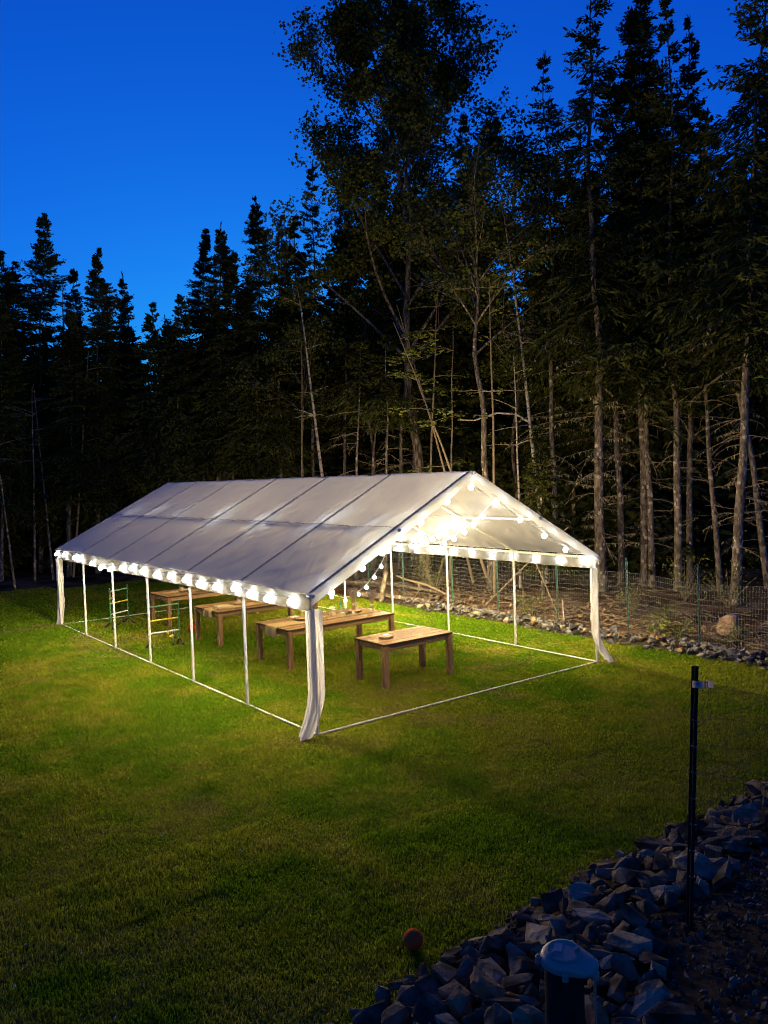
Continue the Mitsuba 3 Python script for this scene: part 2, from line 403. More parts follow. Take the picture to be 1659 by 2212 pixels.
for side in (-1, 1):
    for i in range(6):
        for h in (0, 1):
            y0, y1 = i * bay - (0.05 if i == 0 else 0), (i + 1) * bay + (0.05 if i == 5 else 0)
            ys, vs = np.linspace(y0, y1, 64), np.linspace(0.5 * h, 0.5 * h + 0.5, 52)
            Y, V = np.meshgrid(ys, vs, indexing='ij')
            part(tent, 'roof_panel', grid(roof_pt(side, Y, V, drape_off(side, Y, V))), 'mat_canopy', smooth=True)

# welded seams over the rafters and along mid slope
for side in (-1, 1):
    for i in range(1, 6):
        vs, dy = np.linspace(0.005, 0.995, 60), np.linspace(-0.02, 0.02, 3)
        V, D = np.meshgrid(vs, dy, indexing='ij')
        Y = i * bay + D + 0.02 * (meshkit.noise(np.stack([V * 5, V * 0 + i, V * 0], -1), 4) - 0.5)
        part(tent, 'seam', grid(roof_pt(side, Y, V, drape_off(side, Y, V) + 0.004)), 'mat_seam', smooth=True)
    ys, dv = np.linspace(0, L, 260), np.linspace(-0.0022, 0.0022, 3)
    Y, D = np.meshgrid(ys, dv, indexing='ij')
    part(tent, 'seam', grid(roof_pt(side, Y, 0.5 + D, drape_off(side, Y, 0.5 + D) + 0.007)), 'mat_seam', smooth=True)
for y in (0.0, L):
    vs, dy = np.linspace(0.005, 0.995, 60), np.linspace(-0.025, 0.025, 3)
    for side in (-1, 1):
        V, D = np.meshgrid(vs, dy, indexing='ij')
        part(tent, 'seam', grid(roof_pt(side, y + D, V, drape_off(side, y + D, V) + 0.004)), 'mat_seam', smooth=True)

# valances
def wave(t, s): return 0.02 * (meshkit.fbm(np.stack([t * 3.0, t * 0 + s, t * 0], -1), 3, int(s)) - 0.5)
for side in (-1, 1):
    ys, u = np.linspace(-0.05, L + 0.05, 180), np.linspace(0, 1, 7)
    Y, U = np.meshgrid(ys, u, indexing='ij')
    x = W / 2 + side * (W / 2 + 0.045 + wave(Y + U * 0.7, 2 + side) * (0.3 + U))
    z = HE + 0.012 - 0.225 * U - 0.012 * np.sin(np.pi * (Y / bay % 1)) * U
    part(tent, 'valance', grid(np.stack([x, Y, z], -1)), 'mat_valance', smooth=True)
for y0, sg in ((-0.055, -1), (L + 0.055, 1)):
    for side in (-1, 1):
        vs, u = np.linspace(0, 1, 90), np.linspace(0, 1, 6)
        V, U = np.meshgrid(vs, u, indexing='ij')
        p = roof_pt(side, V * 0 + y0, V, V * 0 + 0.036)
        p[..., 2] -= 0.17 * U * (0.55 + 0.45 * np.minimum(1, (1 - V) * 8))
        p[..., 1] += sg * wave(V * 4 + U * 0.5, 5 + side) * (0.3 + U)
        part(tent, 'valance', grid(p), 'mat_drape', smooth=True, label='sloping valance along a gable edge')

# frame
PR = 0.022
for side in (0, 1):
    for i in range(7):
        lean = 0.0
        part(tent, 'leg', bar([side * W, i * bay, 0.0], [side * W + lean, i * bay, HE - 0.02], PR + 0.002), 'mat_pole', smooth=True)
    part(tent, 'ground_bar', bar([side * W, 0.04, 0.02], [side * W, L - 0.04, 0.02], 0.014), 'mat_pole', smooth=True)
    part(tent, 'eave_rail', bar([side * W, 0, HE - 0.012], [side * W, L, HE - 0.012], PR), 'mat_pole', smooth=True)
    sd = side * 2 - 1
    a, b = roof_pt(sd, np.array(0.0), np.array(0.5), np.array(-0.03)), roof_pt(sd, np.array(L), np.array(0.5), np.array(-0.03))
    part(tent, 'purlin', bar(a, b, PR), 'mat_pole', smooth=True)
    for i in range(7):
        a = roof_pt(sd, np.array(i * bay), np.array(0.0), np.array(-0.006)); b = roof_pt(sd, np.array(i * bay), np.array(1.0), np.array(-0.006))
        part(tent, 'rafter', bar(a, b, PR), 'mat_pole', smooth=True)
        for v in (0.0, 0.5):
            c = roof_pt(sd, np.array(i * bay), np.array(v), np.array(-0.008))
            part(tent, 'joint', join([bar(c + [0, -0.07, 0], c + [0, 0.07, 0], 0.0275, 8), bar(c - [sd * 0.07, 0, -0.037], c + [sd * 0.07 if v else 0, 0, -0.037 if v else 0], 0.0275, 8)]), 'mat_pole', smooth=True)
part(tent, 'ridge_pole', bar([W / 2, 0, HR - 0.012], [W / 2, L, HR - 0.012], PR), 'mat_pole', smooth=True)
part(tent, 'ground_bar', bar([0.04, 0, 0.02], [W - 0.04, 0, 0.02], 0.014), 'mat_pole', smooth=True)
part(tent, 'ground_bar', bar([0.04, L, 0.02], [W - 0.04, L, 0.02], 0.014), 'mat_pole', smooth=True)

# corner drapes: fabric folded round each corner leg, kicked out at the foot
def corner_drape(cx, cy, dx, dy, seed, kick, wide=0.17):
    """dx, dy: directions from the corner along the two sides"""
    r = np.random.default_rng(seed)
    s = np.linspace(-wide, wide, 41); z = np.linspace(1.76, 0.012, 60)
    S, Z = np.meshgrid(s, z, indexing='ij')
    fold = 0.018 * np.sin(S * 38 + seed) + 0.02 * (meshkit.fbm(np.stack([S * 14, Z * 0.9, S * 0 + seed], -1), 3, seed) - 0.5)
    fold = fold + 0.022 * (meshkit.fbm(np.stack([S * 30 + Z * 3, Z * 5.0, S * 0 + seed + 9], -1), 3, seed + 1) - 0.5)
    k = np.maximum(0, (0.62 - Z) / 0.62) ** 1.7
    x = cx + np.where(S > 0, dx * S, 0) - dx * 0.04 + fold * -dx
    y = cy + np.where(S < 0, -dy * S, 0) - dy * 0.04 + fold * -dy
    x = x + kick[0] * k; y = y + kick[1] * k
    x = x + k * (np.where(S > 0, 0, dx * 0.35 * np.abs(S))); 
    zz = Z - 0.03 * np.sin(S * 9 + seed) * k * 0
    return grid(np.stack([x, y, np.maximum(zz, 0.012 + 0.02 * (fold + 0.03))], -1))
part(tent, 'corner_drape', corner_drape(0, 0, 1, 1, 3, (-0.27, -0.03)), 'mat_drape', smooth=True, label='white corner drape with its foot kicked out towards the lawn')
part(tent, 'corner_drape', corner_drape(W, 0, -1, 1, 5, (0.26, -0.16)), 'mat_drape', smooth=True, label='white corner drape flaring towards the stone border')
part(tent, 'corner_drape', corner_drape(0, L, 1, -1, 8, (-0.05, 0.06)), 'mat_drape', smooth=True)
part(tent, 'corner_drape', corner_drape(W, L, -1, -1, 9, (0.05, 0.06)), 'mat_drape', smooth=True)

# ------------------------------------------------------------------ string lights
BR = 0.043
def strand(label, pts, bulbs, power=1.0, br=BR):
    """pts: cord path; bulbs: positions; each bulb hangs a little below its cord point"""
    k = thing('string_light', label, 'string lights', 'strands of globe lights on the tent')
    part(k, 'cord', tubes(np.array(pts, float), np.full(len(pts), 0.006), 5), 'mat_paint', smooth=True, color=(0.75, 0.74, 0.70))
    for b in bulbs:
        b = np.asarray(b, float)
        kb = name(k + '__bulb')
        scene[kb] = {'type': 'sphere', 'center': b.tolist(), 'radius': br, 'bsdf': {'type': 'ref', 'id': 'mat_bulb_glass'},
                     'emitter': {'type': 'area', 'radiance': rgb(*(BULB * power))}}
        part(kb, 'socket', bar(b + [0, 0, br * 0.93], b + [0, 0, br + 0.035], 0.012, 8), 'mat_paint', smooth=True, color=(0.7, 0.69, 0.66))
    return k

def cordpts(ends, n=10, sag=0.05):
    out = []
    for a, b in zip(ends[:-1], ends[1:]):
        a, b = np.array(a, float), np.array(b, float)
        t = np.linspace(0, 1, n, endpoint=False)[:, None]
        out.append(a + (b - a) * t - np.array([0, 0, sag]) * 4 * t * (1 - t))
    out.append(np.array(ends[-1], float)[None])
    return np.vstack(out)
up = np.array([0, 0, BR + 0.036])
le = [(11.98, 1.86), (11.3, 1.88), (10.45, 1.86), (10.0, 1.85), (9.15, 1.80), (8.55, 1.74), (7.95, 1.75), (7.2, 1.83), (6.62, 1.87), (6.03, 1.85), (5.35, 1.83), (4.67, 1.86), (4.0, 1.85), (3.42, 1.82), (2.78, 1.83), (2.12, 1.87), (1.60, 1.82), (1.07, 1.81), (0.40, 1.83)]
lb = [np.array([-0.115, y, z]) for y, z in le]
strand('strand of glowing globe bulbs hung along the left eave valance towards the camera', cordpts([b + up for b in lb], 4, 0.01), lb, 0.75)
re = [(0.27, 1.88), (0.86, 1.86), (1.47, 1.83), (2.09, 1.85), (2.69, 1.85), (3.29, 1.86), (3.89, 1.85), (4.26, 1.87), (4.6, 1.83), (5.17, 1.84), (5.77, 1.83), (6.5, 1.84), (7.3, 1.84), (8.1, 1.85), (9.0, 1.84), (10.0, 1.85), (11.2, 1.85)]
rb = [np.array([W + 0.108, y, z]) for y, z in re]
strand('strand of glowing globe bulbs along the right eave at the far side', cordpts([b + up for b in rb], 4, 0.012), rb)
def rake(u, side, dz=-0.20): return np.array([W / 2 + side * (W / 2) * u, 0.07, HR - (HR - HE) * u + dz])
rr = [rake(u, 1) for u in (0.02, 0.20, 0.385, 0.58, 0.76, 0.92)]
strand('strand of glowing globe bulbs up the right front gable edge', cordpts([b + up for b in rr], 6, 0.03), rr, 0.17)
rl = [rake(u, -1) for u in (0.15, 0.33, 0.46, 0.58, 0.70, 0.88)]
strand('strand of glowing globe bulbs down the left front gable edge', cordpts([b + up for b in rl], 6, 0.03), rl, 0.17)
pb = [roof_pt(-1, np.array(y), np.array(v), np.array(-0.22)) for y, v in ((0.75, 0.52), (1.9, 0.60), (2.2, 0.50), (4.2, 0.57), (4.0, 0.47), (6.2, 0.60), (5.95, 0.50), (8.2, 0.58), (9.9, 0.60), (11.4, 0.55))]
strand('strand of globe bulbs under the left roof slope glowing through the cloth', cordpts([b + up for b in pb], 5, 0.06), pb, 0.30)
hub = np.array([4.50, 2.03, 2.58])
def swag(a, b, ts, sag):
    a, b = np.array(a), np.array(b)
    ts = sorted(list(ts) + [0.5 * (ts[i] + ts[i + 1]) for i in range(len(ts) - 1) if ts[i + 1] - ts[i] > 0.22])
    f = lambda t: a + (b - a) * t - np.array([0, 0, sag * 4 * t * (1 - t)])
    return [f(t) + up for t in np.linspace(0, 1, 16)], [f(t) for t in ts]
p, b = swag(hub, [W - 0.1, 5.3, 1.9], (0.0, 0.16, 0.42, 0.68, 0.92), 0.10)
strand('strand of globe bulbs swagged from the bright roof joint to the right eave', p, b, 0.17)
p, b = swag(rake(0.2, 1) + [0, 0.05, -0.03], [W - 0.1, 4.35, 1.93], (0.14, 0.42, 0.6, 0.78), 0.12)
strand('strand of globe bulbs swagged from the right gable edge back into the tent', p, b, 0.17)
p, b = swag(rake(0.33, -1) + [0, 0.06, 0], hub + [0.2, 1.2, -0.35], (0.32, 0.75), 0.12)
strand('short strand of globe bulbs from the left gable edge into the tent', p, b, 0.17)
dg = [(6.0, 6.11, 1.72), (6, 6.37, 1.35), (6, 6.67, 1.06), (6, 7.02, 0.78), (6, 7.38, 0.57), (6, 7.98, 0.35), (6, 8.63, 0.37)]
strand('loose strand of globe bulbs drooping from the right eave almost to the grass', cordpts([np.array((6.0, 5.9, 1.92))] + [np.array(q) + up for q in dg] + [np.array((6.02, 9.3, 0.75))], 4, 0.01), [np.array(q) for q in dg])

# ------------------------------------------------------------------ tables
def table(x0, x1, y0, y1, label, planks=6, h=0.76, leg=0.095, tone=0.5):
    k = thing('wooden_table', label, 'table')
    n = planks; g = 0.014; wd = (y1 - y0 - g * (n - 1)) / n
    for i in range(n):
        y = y0 + wd / 2 + i * (wd + g)
        zc = h - 0.018 + rng.uniform(-0.002, 0.002)
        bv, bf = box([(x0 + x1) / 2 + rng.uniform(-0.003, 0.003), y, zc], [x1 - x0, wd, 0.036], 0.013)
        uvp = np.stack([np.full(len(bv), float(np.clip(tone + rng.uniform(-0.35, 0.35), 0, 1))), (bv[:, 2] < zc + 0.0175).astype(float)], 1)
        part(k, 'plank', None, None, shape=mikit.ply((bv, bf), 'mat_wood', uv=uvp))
    for x in (x0 + leg / 2 + 0.005, x1 - leg / 2 - 0.005):
        for y in (y0 + leg / 2 + 0.005, y1 - leg / 2 - 0.005):
            part(k, 'leg', box([x, y, (h - 0.04) / 2 - 0.01], [leg, leg, h - 0.036 + 0.02 - 0.002], 0.006), 'mat_post_wood', tone=float(rng.uniform(0.2, 0.9)))
    for y in (y0 + 0.05, y1 - 0.05):
        part(k, 'apron', box([(x0 + x1) / 2, y, h - 0.085], [x1 - x0 - 2 * leg - 0.014, 0.035, 0.088], 0.004), 'mat_wood', tone=float(rng.uniform(0.1, 0.6)))
    for x in (x0 + 0.05, x1 - 0.05):
        part(k, 'apron', box([x, (y0 + y1) / 2, h - 0.085], [0.035, y1 - y0 - 2 * leg - 0.014, 0.088], 0.004), 'mat_wood', tone=float(rng.uniform(0.1, 0.5)))
    return k
H = 0.76
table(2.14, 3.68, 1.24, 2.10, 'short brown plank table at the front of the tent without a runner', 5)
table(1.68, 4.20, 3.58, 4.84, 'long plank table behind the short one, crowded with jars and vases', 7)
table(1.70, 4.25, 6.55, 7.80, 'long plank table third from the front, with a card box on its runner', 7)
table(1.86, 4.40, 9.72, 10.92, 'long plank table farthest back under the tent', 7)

def runner(x0, x1, y0, y1, drop, label):
    """burlap strip lying on the table with its left end hanging over"""
    xs = np.concatenate([[x0 - 0.012] * 1, [x0 - 0.004], np.linspace(x0 + 0.03, x1, 40)])
    zs = np.concatenate([[H - 0.012], [H + 0.003], np.full(40, H + 0.006)])
    n = 8
    dx = np.full(n, x0 - 0.014) - 0.012 * np.sin(np.linspace(0, 2.4, n)); dz = np.linspace(H - drop, H - 0.03, n)
    xs, zs = np.concatenate([dx, xs]), np.concatenate([dz, zs])
    ys = np.linspace(y0, y1, 14)
    X, Y = np.meshgrid(xs, ys, indexing='ij'); Z = np.repeat(zs[:, None], 14, 1)
    edge = 0.012 * (meshkit.noise(np.stack([X * 4, Y * 0, X * 0], -1), 3) - 0.5)
    hang = np.clip((H - 0.02 - Z) / 0.15, 0, 1)
    m = grid(np.stack([X - 0.02 * hang * np.sin(Y * 22), Y + edge, Z + 0.003 * meshkit.noise(np.stack([X * 9, Y * 9, X * 0], -1), 1)], -1))
    solo('table_runner', m, 'mat_burlap', label, 'table runner', smooth=True)
runner(1.68, 4.12, 3.98, 4.40, 0.20, 'pale burlap runner along the long table nearest the camera')
runner(1.70, 4.15, 6.82, 7.24, 0.17, 'pale burlap runner on the table that carries the card box')
runner(2.75, 4.30, 10.1, 10.5, 0.0, 'pale burlap runner on the farthest table')

def wood_slice(x, y, r, label, z=H + 0.011, th=0.04):
    k = thing('wood_slice', label, 'wood slice')
    a = np.arange(28) * 2 * np.pi / 28
    rad = r * (1 + 0.06 * np.sin(2 * a + x * 5) + 0.03 * np.sin(5 * a + y * 3))
    def ring(s, zz): return np.stack([x + rad * s * np.cos(a), y + rad * s * np.sin(a), np.full(28, zz)], 1)
    def stack(rs):
        v = np.vstack(rs); q = []
        for i in range(len(rs) - 1):
            for j in range(28): q.append([i * 28 + j, i * 28 + (j + 1) % 28, (i + 1) * 28 + (j + 1) % 28, (i + 1) * 28 + j])
        return v, quads(q)
    part(k, 'face', stack([ring(0.95, z + th), ring(0.5, z + th + 0.0005), ring(0.001, z + th + 0.0005)]), 'mat_slice')
    part(k, 'bark', stack([ring(0.93, z), ring(0.99, z + 0.005), ring(1.0, z + th * 0.6), ring(0.98, z + th - 0.003), ring(0.95, z + th)]), 'mat_bark_dark')
    return z + th

def jar(x, y, z, r, h, label, neck=0.75, fill=None, lid=None, key='glass_jar', cat='jar', twine=False):
    k = thing(key, label, cat)
    part(k, 'glass', lathe([(0.001, 0.002), (r * 0.93, 0.002), (r, 0.01), (r, h * 0.7), (r * neck, h * 0.84), (r * neck, h)], 20, (x, y, z)), 'mat_glass', smooth=True)
    part(k, 'rim', lathe([(r * neck, h - 0.006), (r * neck + 0.004, h - 0.003), (r * neck, h)], 20, (x, y, z)), 'mat_paint', smooth=True, color=(0.75, 0.74, 0.68))
    if fill:
        part(k, 'filling', lathe([(0.001, 0.006), (r * 0.88, 0.006), (r * 0.92, 0.012), (r * 0.92, h * fill[0]), (0.001, h * fill[0])], 18, (x, y, z)), 'mat_matte', color=fill[1])
    if lid is not None:
        part(k, 'lid', lathe([(r * neck + 0.006, h - 0.016), (r * neck + 0.007, h + 0.004), (r * neck, h + 0.008), (0.001, h + 0.009)], 18, (x, y, z)), 'mat_paint', color=lid)
    if twine:
        part(k, 'twine', lathe([(r * neck + 0.002, h * 0.82), (r * neck + 0.007, h * 0.86), (r * neck + 0.006, h * 0.92), (r * neck + 0.002, h * 0.95)], 16, (x, y, z)), 'mat_matte', color=(0.55, 0.42, 0.24))
        part(k, 'bow', join([ball(0.012, (x - r * 0.75, y - r * 0.75, z + h * 0.88), 1), ball(0.010, (x - r * 0.95, y - r * 0.4, z + h * 0.84), 1)]), 'mat_matte', color=(0.85, 0.80, 0.68))
    return k

def bouquet(x, y, z, h, label, spread=0.10, n=70, seed=1):
    r = np.random.default_rng(seed)
    k = thing('lavender_bunch', label, 'dried flowers')
    a, s = r.uniform(0, 2 * np.pi, n), np.sqrt(r.uniform(0, 1, n)) * spread
    top = np.stack([x + s * np.cos(a), y + s * np.sin(a), z + h * r.uniform(0.72, 1.0, n)], 1)
    base = np.stack([x + s * 0.15 * np.cos(a), y + s * 0.15 * np.sin(a), np.full(n, z + 0.03)], 1)
    mid = base * 0.45 + top * 0.55; mid[:, :2] = np.array([x, y]) + (mid[:, :2] - [x, y]) * 0.55
    part(k, 'stem', tubes(np.stack([base, mid, top], 1), np.array([0.0016, 0.0016, 0.001]), 3, False), 'mat_matte', color=(0.36, 0.29, 0.15), kind='stuff')
    q = np.repeat(top, 7, 0); d = np.repeat(unit(top - mid), 7, 0)
    q = q - d * r.uniform(0, 0.10, (len(q), 1)) + r.normal(0, 0.004, q.shape)
    part(k, 'blossom', blades(q, q + d * 0.022 + r.normal(0, 0.007, q.shape), np.full(len(q), 0.011), r), 'mat_matte', color=(0.24, 0.19, 0.23), kind='stuff')

def napkin(x, y, z, sx, sy, label, col=(0.82, 0.76, 0.6), seed=0, rot=0.3):
    u = np.linspace(-0.5, 0.5, 14); U, V = np.meshgrid(u, u, indexing='ij')
    Z = 0.012 + 0.03 * meshkit.fbm(np.stack([U * 3 + seed, V * 3, U * 0], -1), 3, seed) * (1 - 1.6 * np.maximum(abs(U), abs(V)) ** 2)
    m = xf(grid(np.stack([U * sx, V * sy, Z - 0.008 * 0], -1)), trans([x, y, z]) @ rotz(rot))
    solo('napkin', m, 'mat_matte', label, 'napkin', smooth=True, color=col)

# short table
zt = wood_slice(2.50, 1.66, 0.13, 'round wood slice alone on the short front table', z=H + 0.001)
solo('soap_bar', box([2.50, 1.66, zt + 0.013], [0.10, 0.065, 0.024], 0.006), 'mat_paint', 'small white block lying on the wood slice of the front table', 'soap', color=(0.8, 0.8, 0.78))
# second table, left to right
zt = wood_slice(2.42, 4.30, 0.14, 'round wood slice under the jar at the left end of the jar table')
jar(2.47, 4.32, zt, 0.05, 0.14, 'clear glass jar on the left wood slice of the jar table', lid=(0.6, 0.58, 0.5), fill=(0.4, (0.45, 0.36, 0.2)))
napkin(2.32, 4.42, zt + 0.002, 0.20, 0.14, 'folded cream napkin behind the left jar', seed=2)
jar(2.98, 4.36, H + 0.011, 0.045, 0.085, 'low open glass jar between the corner drape and the big jar', neck=0.95)
solo('small_dish', lathe([(0.001, 0.004), (0.05, 0.003), (0.075, 0.018), (0.07, 0.018), (0.045, 0.008), (0.001, 0.008)], 18, (2.86, 4.16, H + 0.010)), 'mat_paint', 'shallow tan dish in front of the low jar', 'dish', smooth=True, color=(0.55, 0.40, 0.2))
big = jar(3.10, 4.22, H + 0.011, 0.072, 0.17, 'large glass jar with a wooden scoop and a pale lid', neck=0.8, lid=(0.8, 0.78, 0.7), fill=(0.45, (0.6, 0.5, 0.34)))
solo('wooden_scoop', bar([3.02, 4.12, H + 0.03], [2.96, 4.06, H + 0.15], 0.012, 8), 'mat_paint', 'small wooden scoop leaning on the large jar', 'scoop', smooth=True, color=(0.5, 0.34, 0.17))
k = thing('spray_can', 'green spray can standing behind the sunglasses', 'spray can')
part(k, 'can', lathe([(0.001, 0), (0.026, 0), (0.027, 0.004), (0.027, 0.15), (0.020, 0.165)], 18, (3.46, 4.44, H + 0.008)), 'mat_paint', smooth=True, color=(0.16, 0.36, 0.2))
part(k, 'label_band', lathe([(0.0275, 0.03), (0.0278, 0.03), (0.0278, 0.12), (0.0275, 0.12)], 18, (3.46, 4.44, H + 0.008)), 'mat_paint', color=(0.35, 0.42, 0.25))
part(k, 'cap', lathe([(0.022, 0.16), (0.024, 0.165), (0.024, 0.20), (0.018, 0.212), (0.001, 0.214)], 18, (3.46, 4.44, H + 0.008)), 'mat_paint', smooth=True, color=(0.01, 0.33, 0.2))
k = thing('sunglasses', 'black sunglasses lying among small white bits', 'sunglasses')
for s in (-1, 1):
    part(k, 'lens', xf(lathe([(0.001, 0), (0.024, 0.001), (0.026, 0.004), (0.001, 0.007)], 14), trans([3.40 + s * 0.031, 4.10, H + 0.035]) @ rotaxis([1, 0, 0], 1.2)), 'mat_paint', color=(0.01, 0.01, 0.012))
    part(k, 'temple', bar([3.40 + s * 0.06, 4.10, H + 0.04], [3.40 + s * 0.055, 4.23, H + 0.022], 0.004, 6), 'mat_paint', color=(0.01, 0.01, 0.01))
part(k, 'bridge', bar([3.385, 4.10, H + 0.042], [3.415, 4.10, H + 0.042], 0.004, 6), 'mat_paint', color=(0.01, 0.01, 0.01))
solo('phone', box([3.18, 4.34, H + 0.018], [0.15, 0.075, 0.010], 0.003), 'mat_paint', 'flat black phone beside the large jar', 'phone', color=(0.008, 0.008, 0.009))
solo('white_bowl', lathe([(0.001, 0.003), (0.03, 0.002), (0.05, 0.035), (0.046, 0.035), (0.028, 0.008), (0.001, 0.008)], 18, (3.34, 4.22, H + 0.010)), 'mat_paint', 'small white bowl next to the sunglasses', 'bowl', smooth=True, color=(0.8, 0.8, 0.78))
solo('tissue_wad', (lambda m: (np.array(m.vertices) * (1 + 0.5 * (meshkit.fbm(np.array(m.vertices) * 40, 3, 2)[:, None] - 0.5)) + [3.52, 4.08, H + 0.032], np.array(m.faces)))(trimesh.creation.icosphere(2, 0.028)), 'mat_matte', 'crumpled white tissue right of the sunglasses', 'tissue', color=(0.8, 0.8, 0.76))
zt = wood_slice(3.68, 4.25, 0.15, 'round wood slice carrying the left flower jar')
jar(3.66, 4.26, zt, 0.045, 0.14, 'twine tied jar holding the left lavender bunch', twine=True, key='flower_jar', fill=(0.5, (0.3, 0.2, 0.09)))
bouquet(3.66, 4.26, zt, 0.44, 'dried lavender bunch standing on the wood slice', 0.13, 80, 4)
jar(3.78, 4.30, zt, 0.042, 0.13, 'clear jar with a white ribbon beside the left flower jar', neck=0.9, twine=True)
jar(4.02, 4.12, H + 0.011, 0.045, 0.14, 'twine tied jar at the right end of the jar table', twine=True, key='flower_jar', fill=(0.5, (0.3, 0.2, 0.09)))
bouquet(4.02, 4.12, H + 0.011, 0.42, 'dried lavender bunch at the right end of the jar table', 0.10, 80, 6)
solo('paper_cup', lathe([(0.001, 0.002), (0.022, 0.002), (0.03, 0.06), (0.028, 0.06), (0.001, 0.055)], 14, (3.93, 4.03, H + 0.010)), 'mat_matte', 'tiny white cup in front of the right flower jar', 'cup', smooth=True, color=(0.8, 0.8, 0.75))
# third table
k = thing('card_box', 'shallow pale card box with small round items on the third table', 'box')
part(k, 'tray', box([2.02, 6.98, H + 0.035], [0.36, 0.26, 0.045], 0.004), 'mat_matte', color=(0.52, 0.40, 0.22))
for ix in range(4):
    for iy in range(3):
        part(k, 'disc', lathe([(0.030, 0), (0.031, 0.004), (0.026, 0.010), (0.001, 0.011)], 12, (1.89 + ix * 0.086, 6.90 + iy * 0.08, H + 0.0565)), 'mat_matte', color=(0.66, 0.56, 0.36))
zt = wood_slice(2.52, 7.14, 0.15, 'round wood slice under the bottle on the third table')
jar(2.52, 7.18, zt, 0.05, 0.19, 'clear bottle with a pointed white top on the third table', neck=0.55, key='glass_bottle', cat='bottle', lid=(0.75, 0.75, 0.72), fill=(0.3, (0.5, 0.42, 0.28)))
jar(2.92, 7.12, H + 0.011, 0.045, 0.17, 'amber jar on the runner of the third table', fill=(0.75, (0.28, 0.15, 0.05)), lid=(0.5, 0.4, 0.25))
napkin(3.08, 7.10, H + 0.010, 0.16, 0.15, 'crumpled white napkin right of the amber jar', (0.8, 0.79, 0.74), 5)
# fourth table
zt = wood_slice(2.52, 10.30, 0.15, 'round wood slice under the bottle on the farthest table')
jar(2.50, 10.34, zt, 0.055, 0.20, 'clear bottle with a pointed white top on the farthest table', neck=0.55, key='glass_bottle', cat='bottle', lid=(0.8, 0.8, 0.78), fill=(0.3, (0.5, 0.42, 0.28)))
solo('folded_cloth', (lambda u: grid(np.stack([np.meshgrid(u, u, indexing='ij')[0] * 0.55 + 2.28, np.meshgrid(u, u, indexing='ij')[1] * 0.3 * (0.6 + 0.8 * (np.meshgrid(u, u, indexing='ij')[0] + 0.5)) + 10.36,
     H + 0.012 + 0.05 * np.clip(1 - 2 * np.abs(np.meshgrid(u, u, indexing='ij')[1]), 0, 1) * np.clip(np.meshgrid(u, u, indexing='ij')[0] + 0.62, 0, 1)], -1)))(np.linspace(-0.5, 0.5, 16)),
     'mat_burlap', 'folded tan cloth left of the bottle on the farthest table', 'cloth', smooth=True)
jar(2.93, 10.24, H + 0.011, 0.045, 0.17, 'amber jar on the farthest table', fill=(0.75, (0.28, 0.15, 0.05)), lid=(0.5, 0.4, 0.25))
napkin(3.10, 10.22, H + 0.010, 0.16, 0.15, 'crumpled white napkin on the farthest table', (0.8, 0.79, 0.74), 9)

# ------------------------------------------------------------------ lawn games and balls
GREEN, YEL, WHT, BLK = (0.035, 0.13, 0.045), (0.72, 0.55, 0.03), (0.8, 0.8, 0.78), (0.012, 0.012, 0.013)
def ladder(c, ang, label):
    """ladder toss frame; c: ground centre, ang: direction of the rungs"""
    k = thing('ladder_toss', label, 'lawn game')
    M = trans([c[0], c[1], 0]) @ rotz(ang)
    w = 0.33
    for s in (-1, 1):
        part(k, 'upright', xf(join([bar([s * w, 0, 0.14], [s * w, 0, 0.99], 0.017), bar([s * w, 0, 0.96], [s * w, 0, 1.01], 0.023)]), M), 'mat_paint', smooth=True, color=GREEN)
        for t in (-1, 1):
            p0, p1 = np.array([s * w, 0, 0.16]), np.array([s * w + s * 0.03, t * 0.20, 0.012])
            part(k, 'foot', xf(tubes(np.array([p0, (p0 + p1) / 2, p1]), [0.02, 0.022, 0.024], 4), M), 'mat_paint', color=BLK)
    for z, col, nm in ((0.92, (0.16, 0.30, 0.16), 'green rung'), (0.62, YEL, 'yellow rung'), (0.35, WHT, 'white rung')):
        part(k, 'rung', xf(bar([-w, 0, z], [w, 0, z], 0.016), M), 'mat_paint', smooth=True, color=col, label=nm)
    return k
ladder((0.83, 7.40), 0.0, 'green ladder toss frame with yellow and white rungs beside the third table')
ladder((1.05, 10.88), 0.55, 'ladder toss frame with black balls below, far left inside the tent')
def bola(p, col, label, drop=(0.08, 0.22), over=None):
    k = thing('toss_ball', label, 'bola')
    p = np.array(p, float)
    a, b = p + [-0.028, 0.012, -drop[0]], p + [0.028, -0.012, -drop[1]]
    part(k, 'cord', tubes(np.array([a, p + [-0.014, 0.018, -0.012], p + [0, 0, 0.020], p + [0.014, -0.018, -0.012], b]), np.full(5, 0.0035), 5), 'mat_paint', color=(0.5, 0.46, 0.34))
    part(k, 'ball', ball(0.030, a, 2), 'mat_paint', smooth=True, color=col[0])
    part(k, 'ball', ball(0.030, b, 2), 'mat_paint', smooth=True, color=col[1])
bola((0.93, 7.40, 0.35), (YEL, YEL), 'yellow toss balls hanging left on the white rung by the third table', (0.05, 0.12))
bola((1.03, 7.40, 0.35), (YEL, BLK), 'yellow and black toss balls hanging by the right upright', (0.11, 0.16))
bola((0.98, 7.40, 0.35), (BLK, BLK), 'black toss balls dangling lowest on the white rung', (0.06, 0.29))
bola((0.83, 10.75, 0.92), (YEL, YEL), 'yellow toss balls hanging from the top rung of the far ladder', (0.17, 0.28))
k = thing('spare_ball_rack', 'black spare toss balls laid in a row at the far ladder foot', 'balls')
for i in range(5):
    part(k, 'ball', ball(0.032, (0.72 + i * 0.085, 10.42 + i * 0.06, 0.06 + i * 0.028), 2), 'mat_paint', smooth=True, color=BLK)
part(k, 'rail', bar([0.68, 10.39, 0.03], [1.10, 10.70, 0.17], 0.014, 6), 'mat_paint', smooth=True, color=BLK)
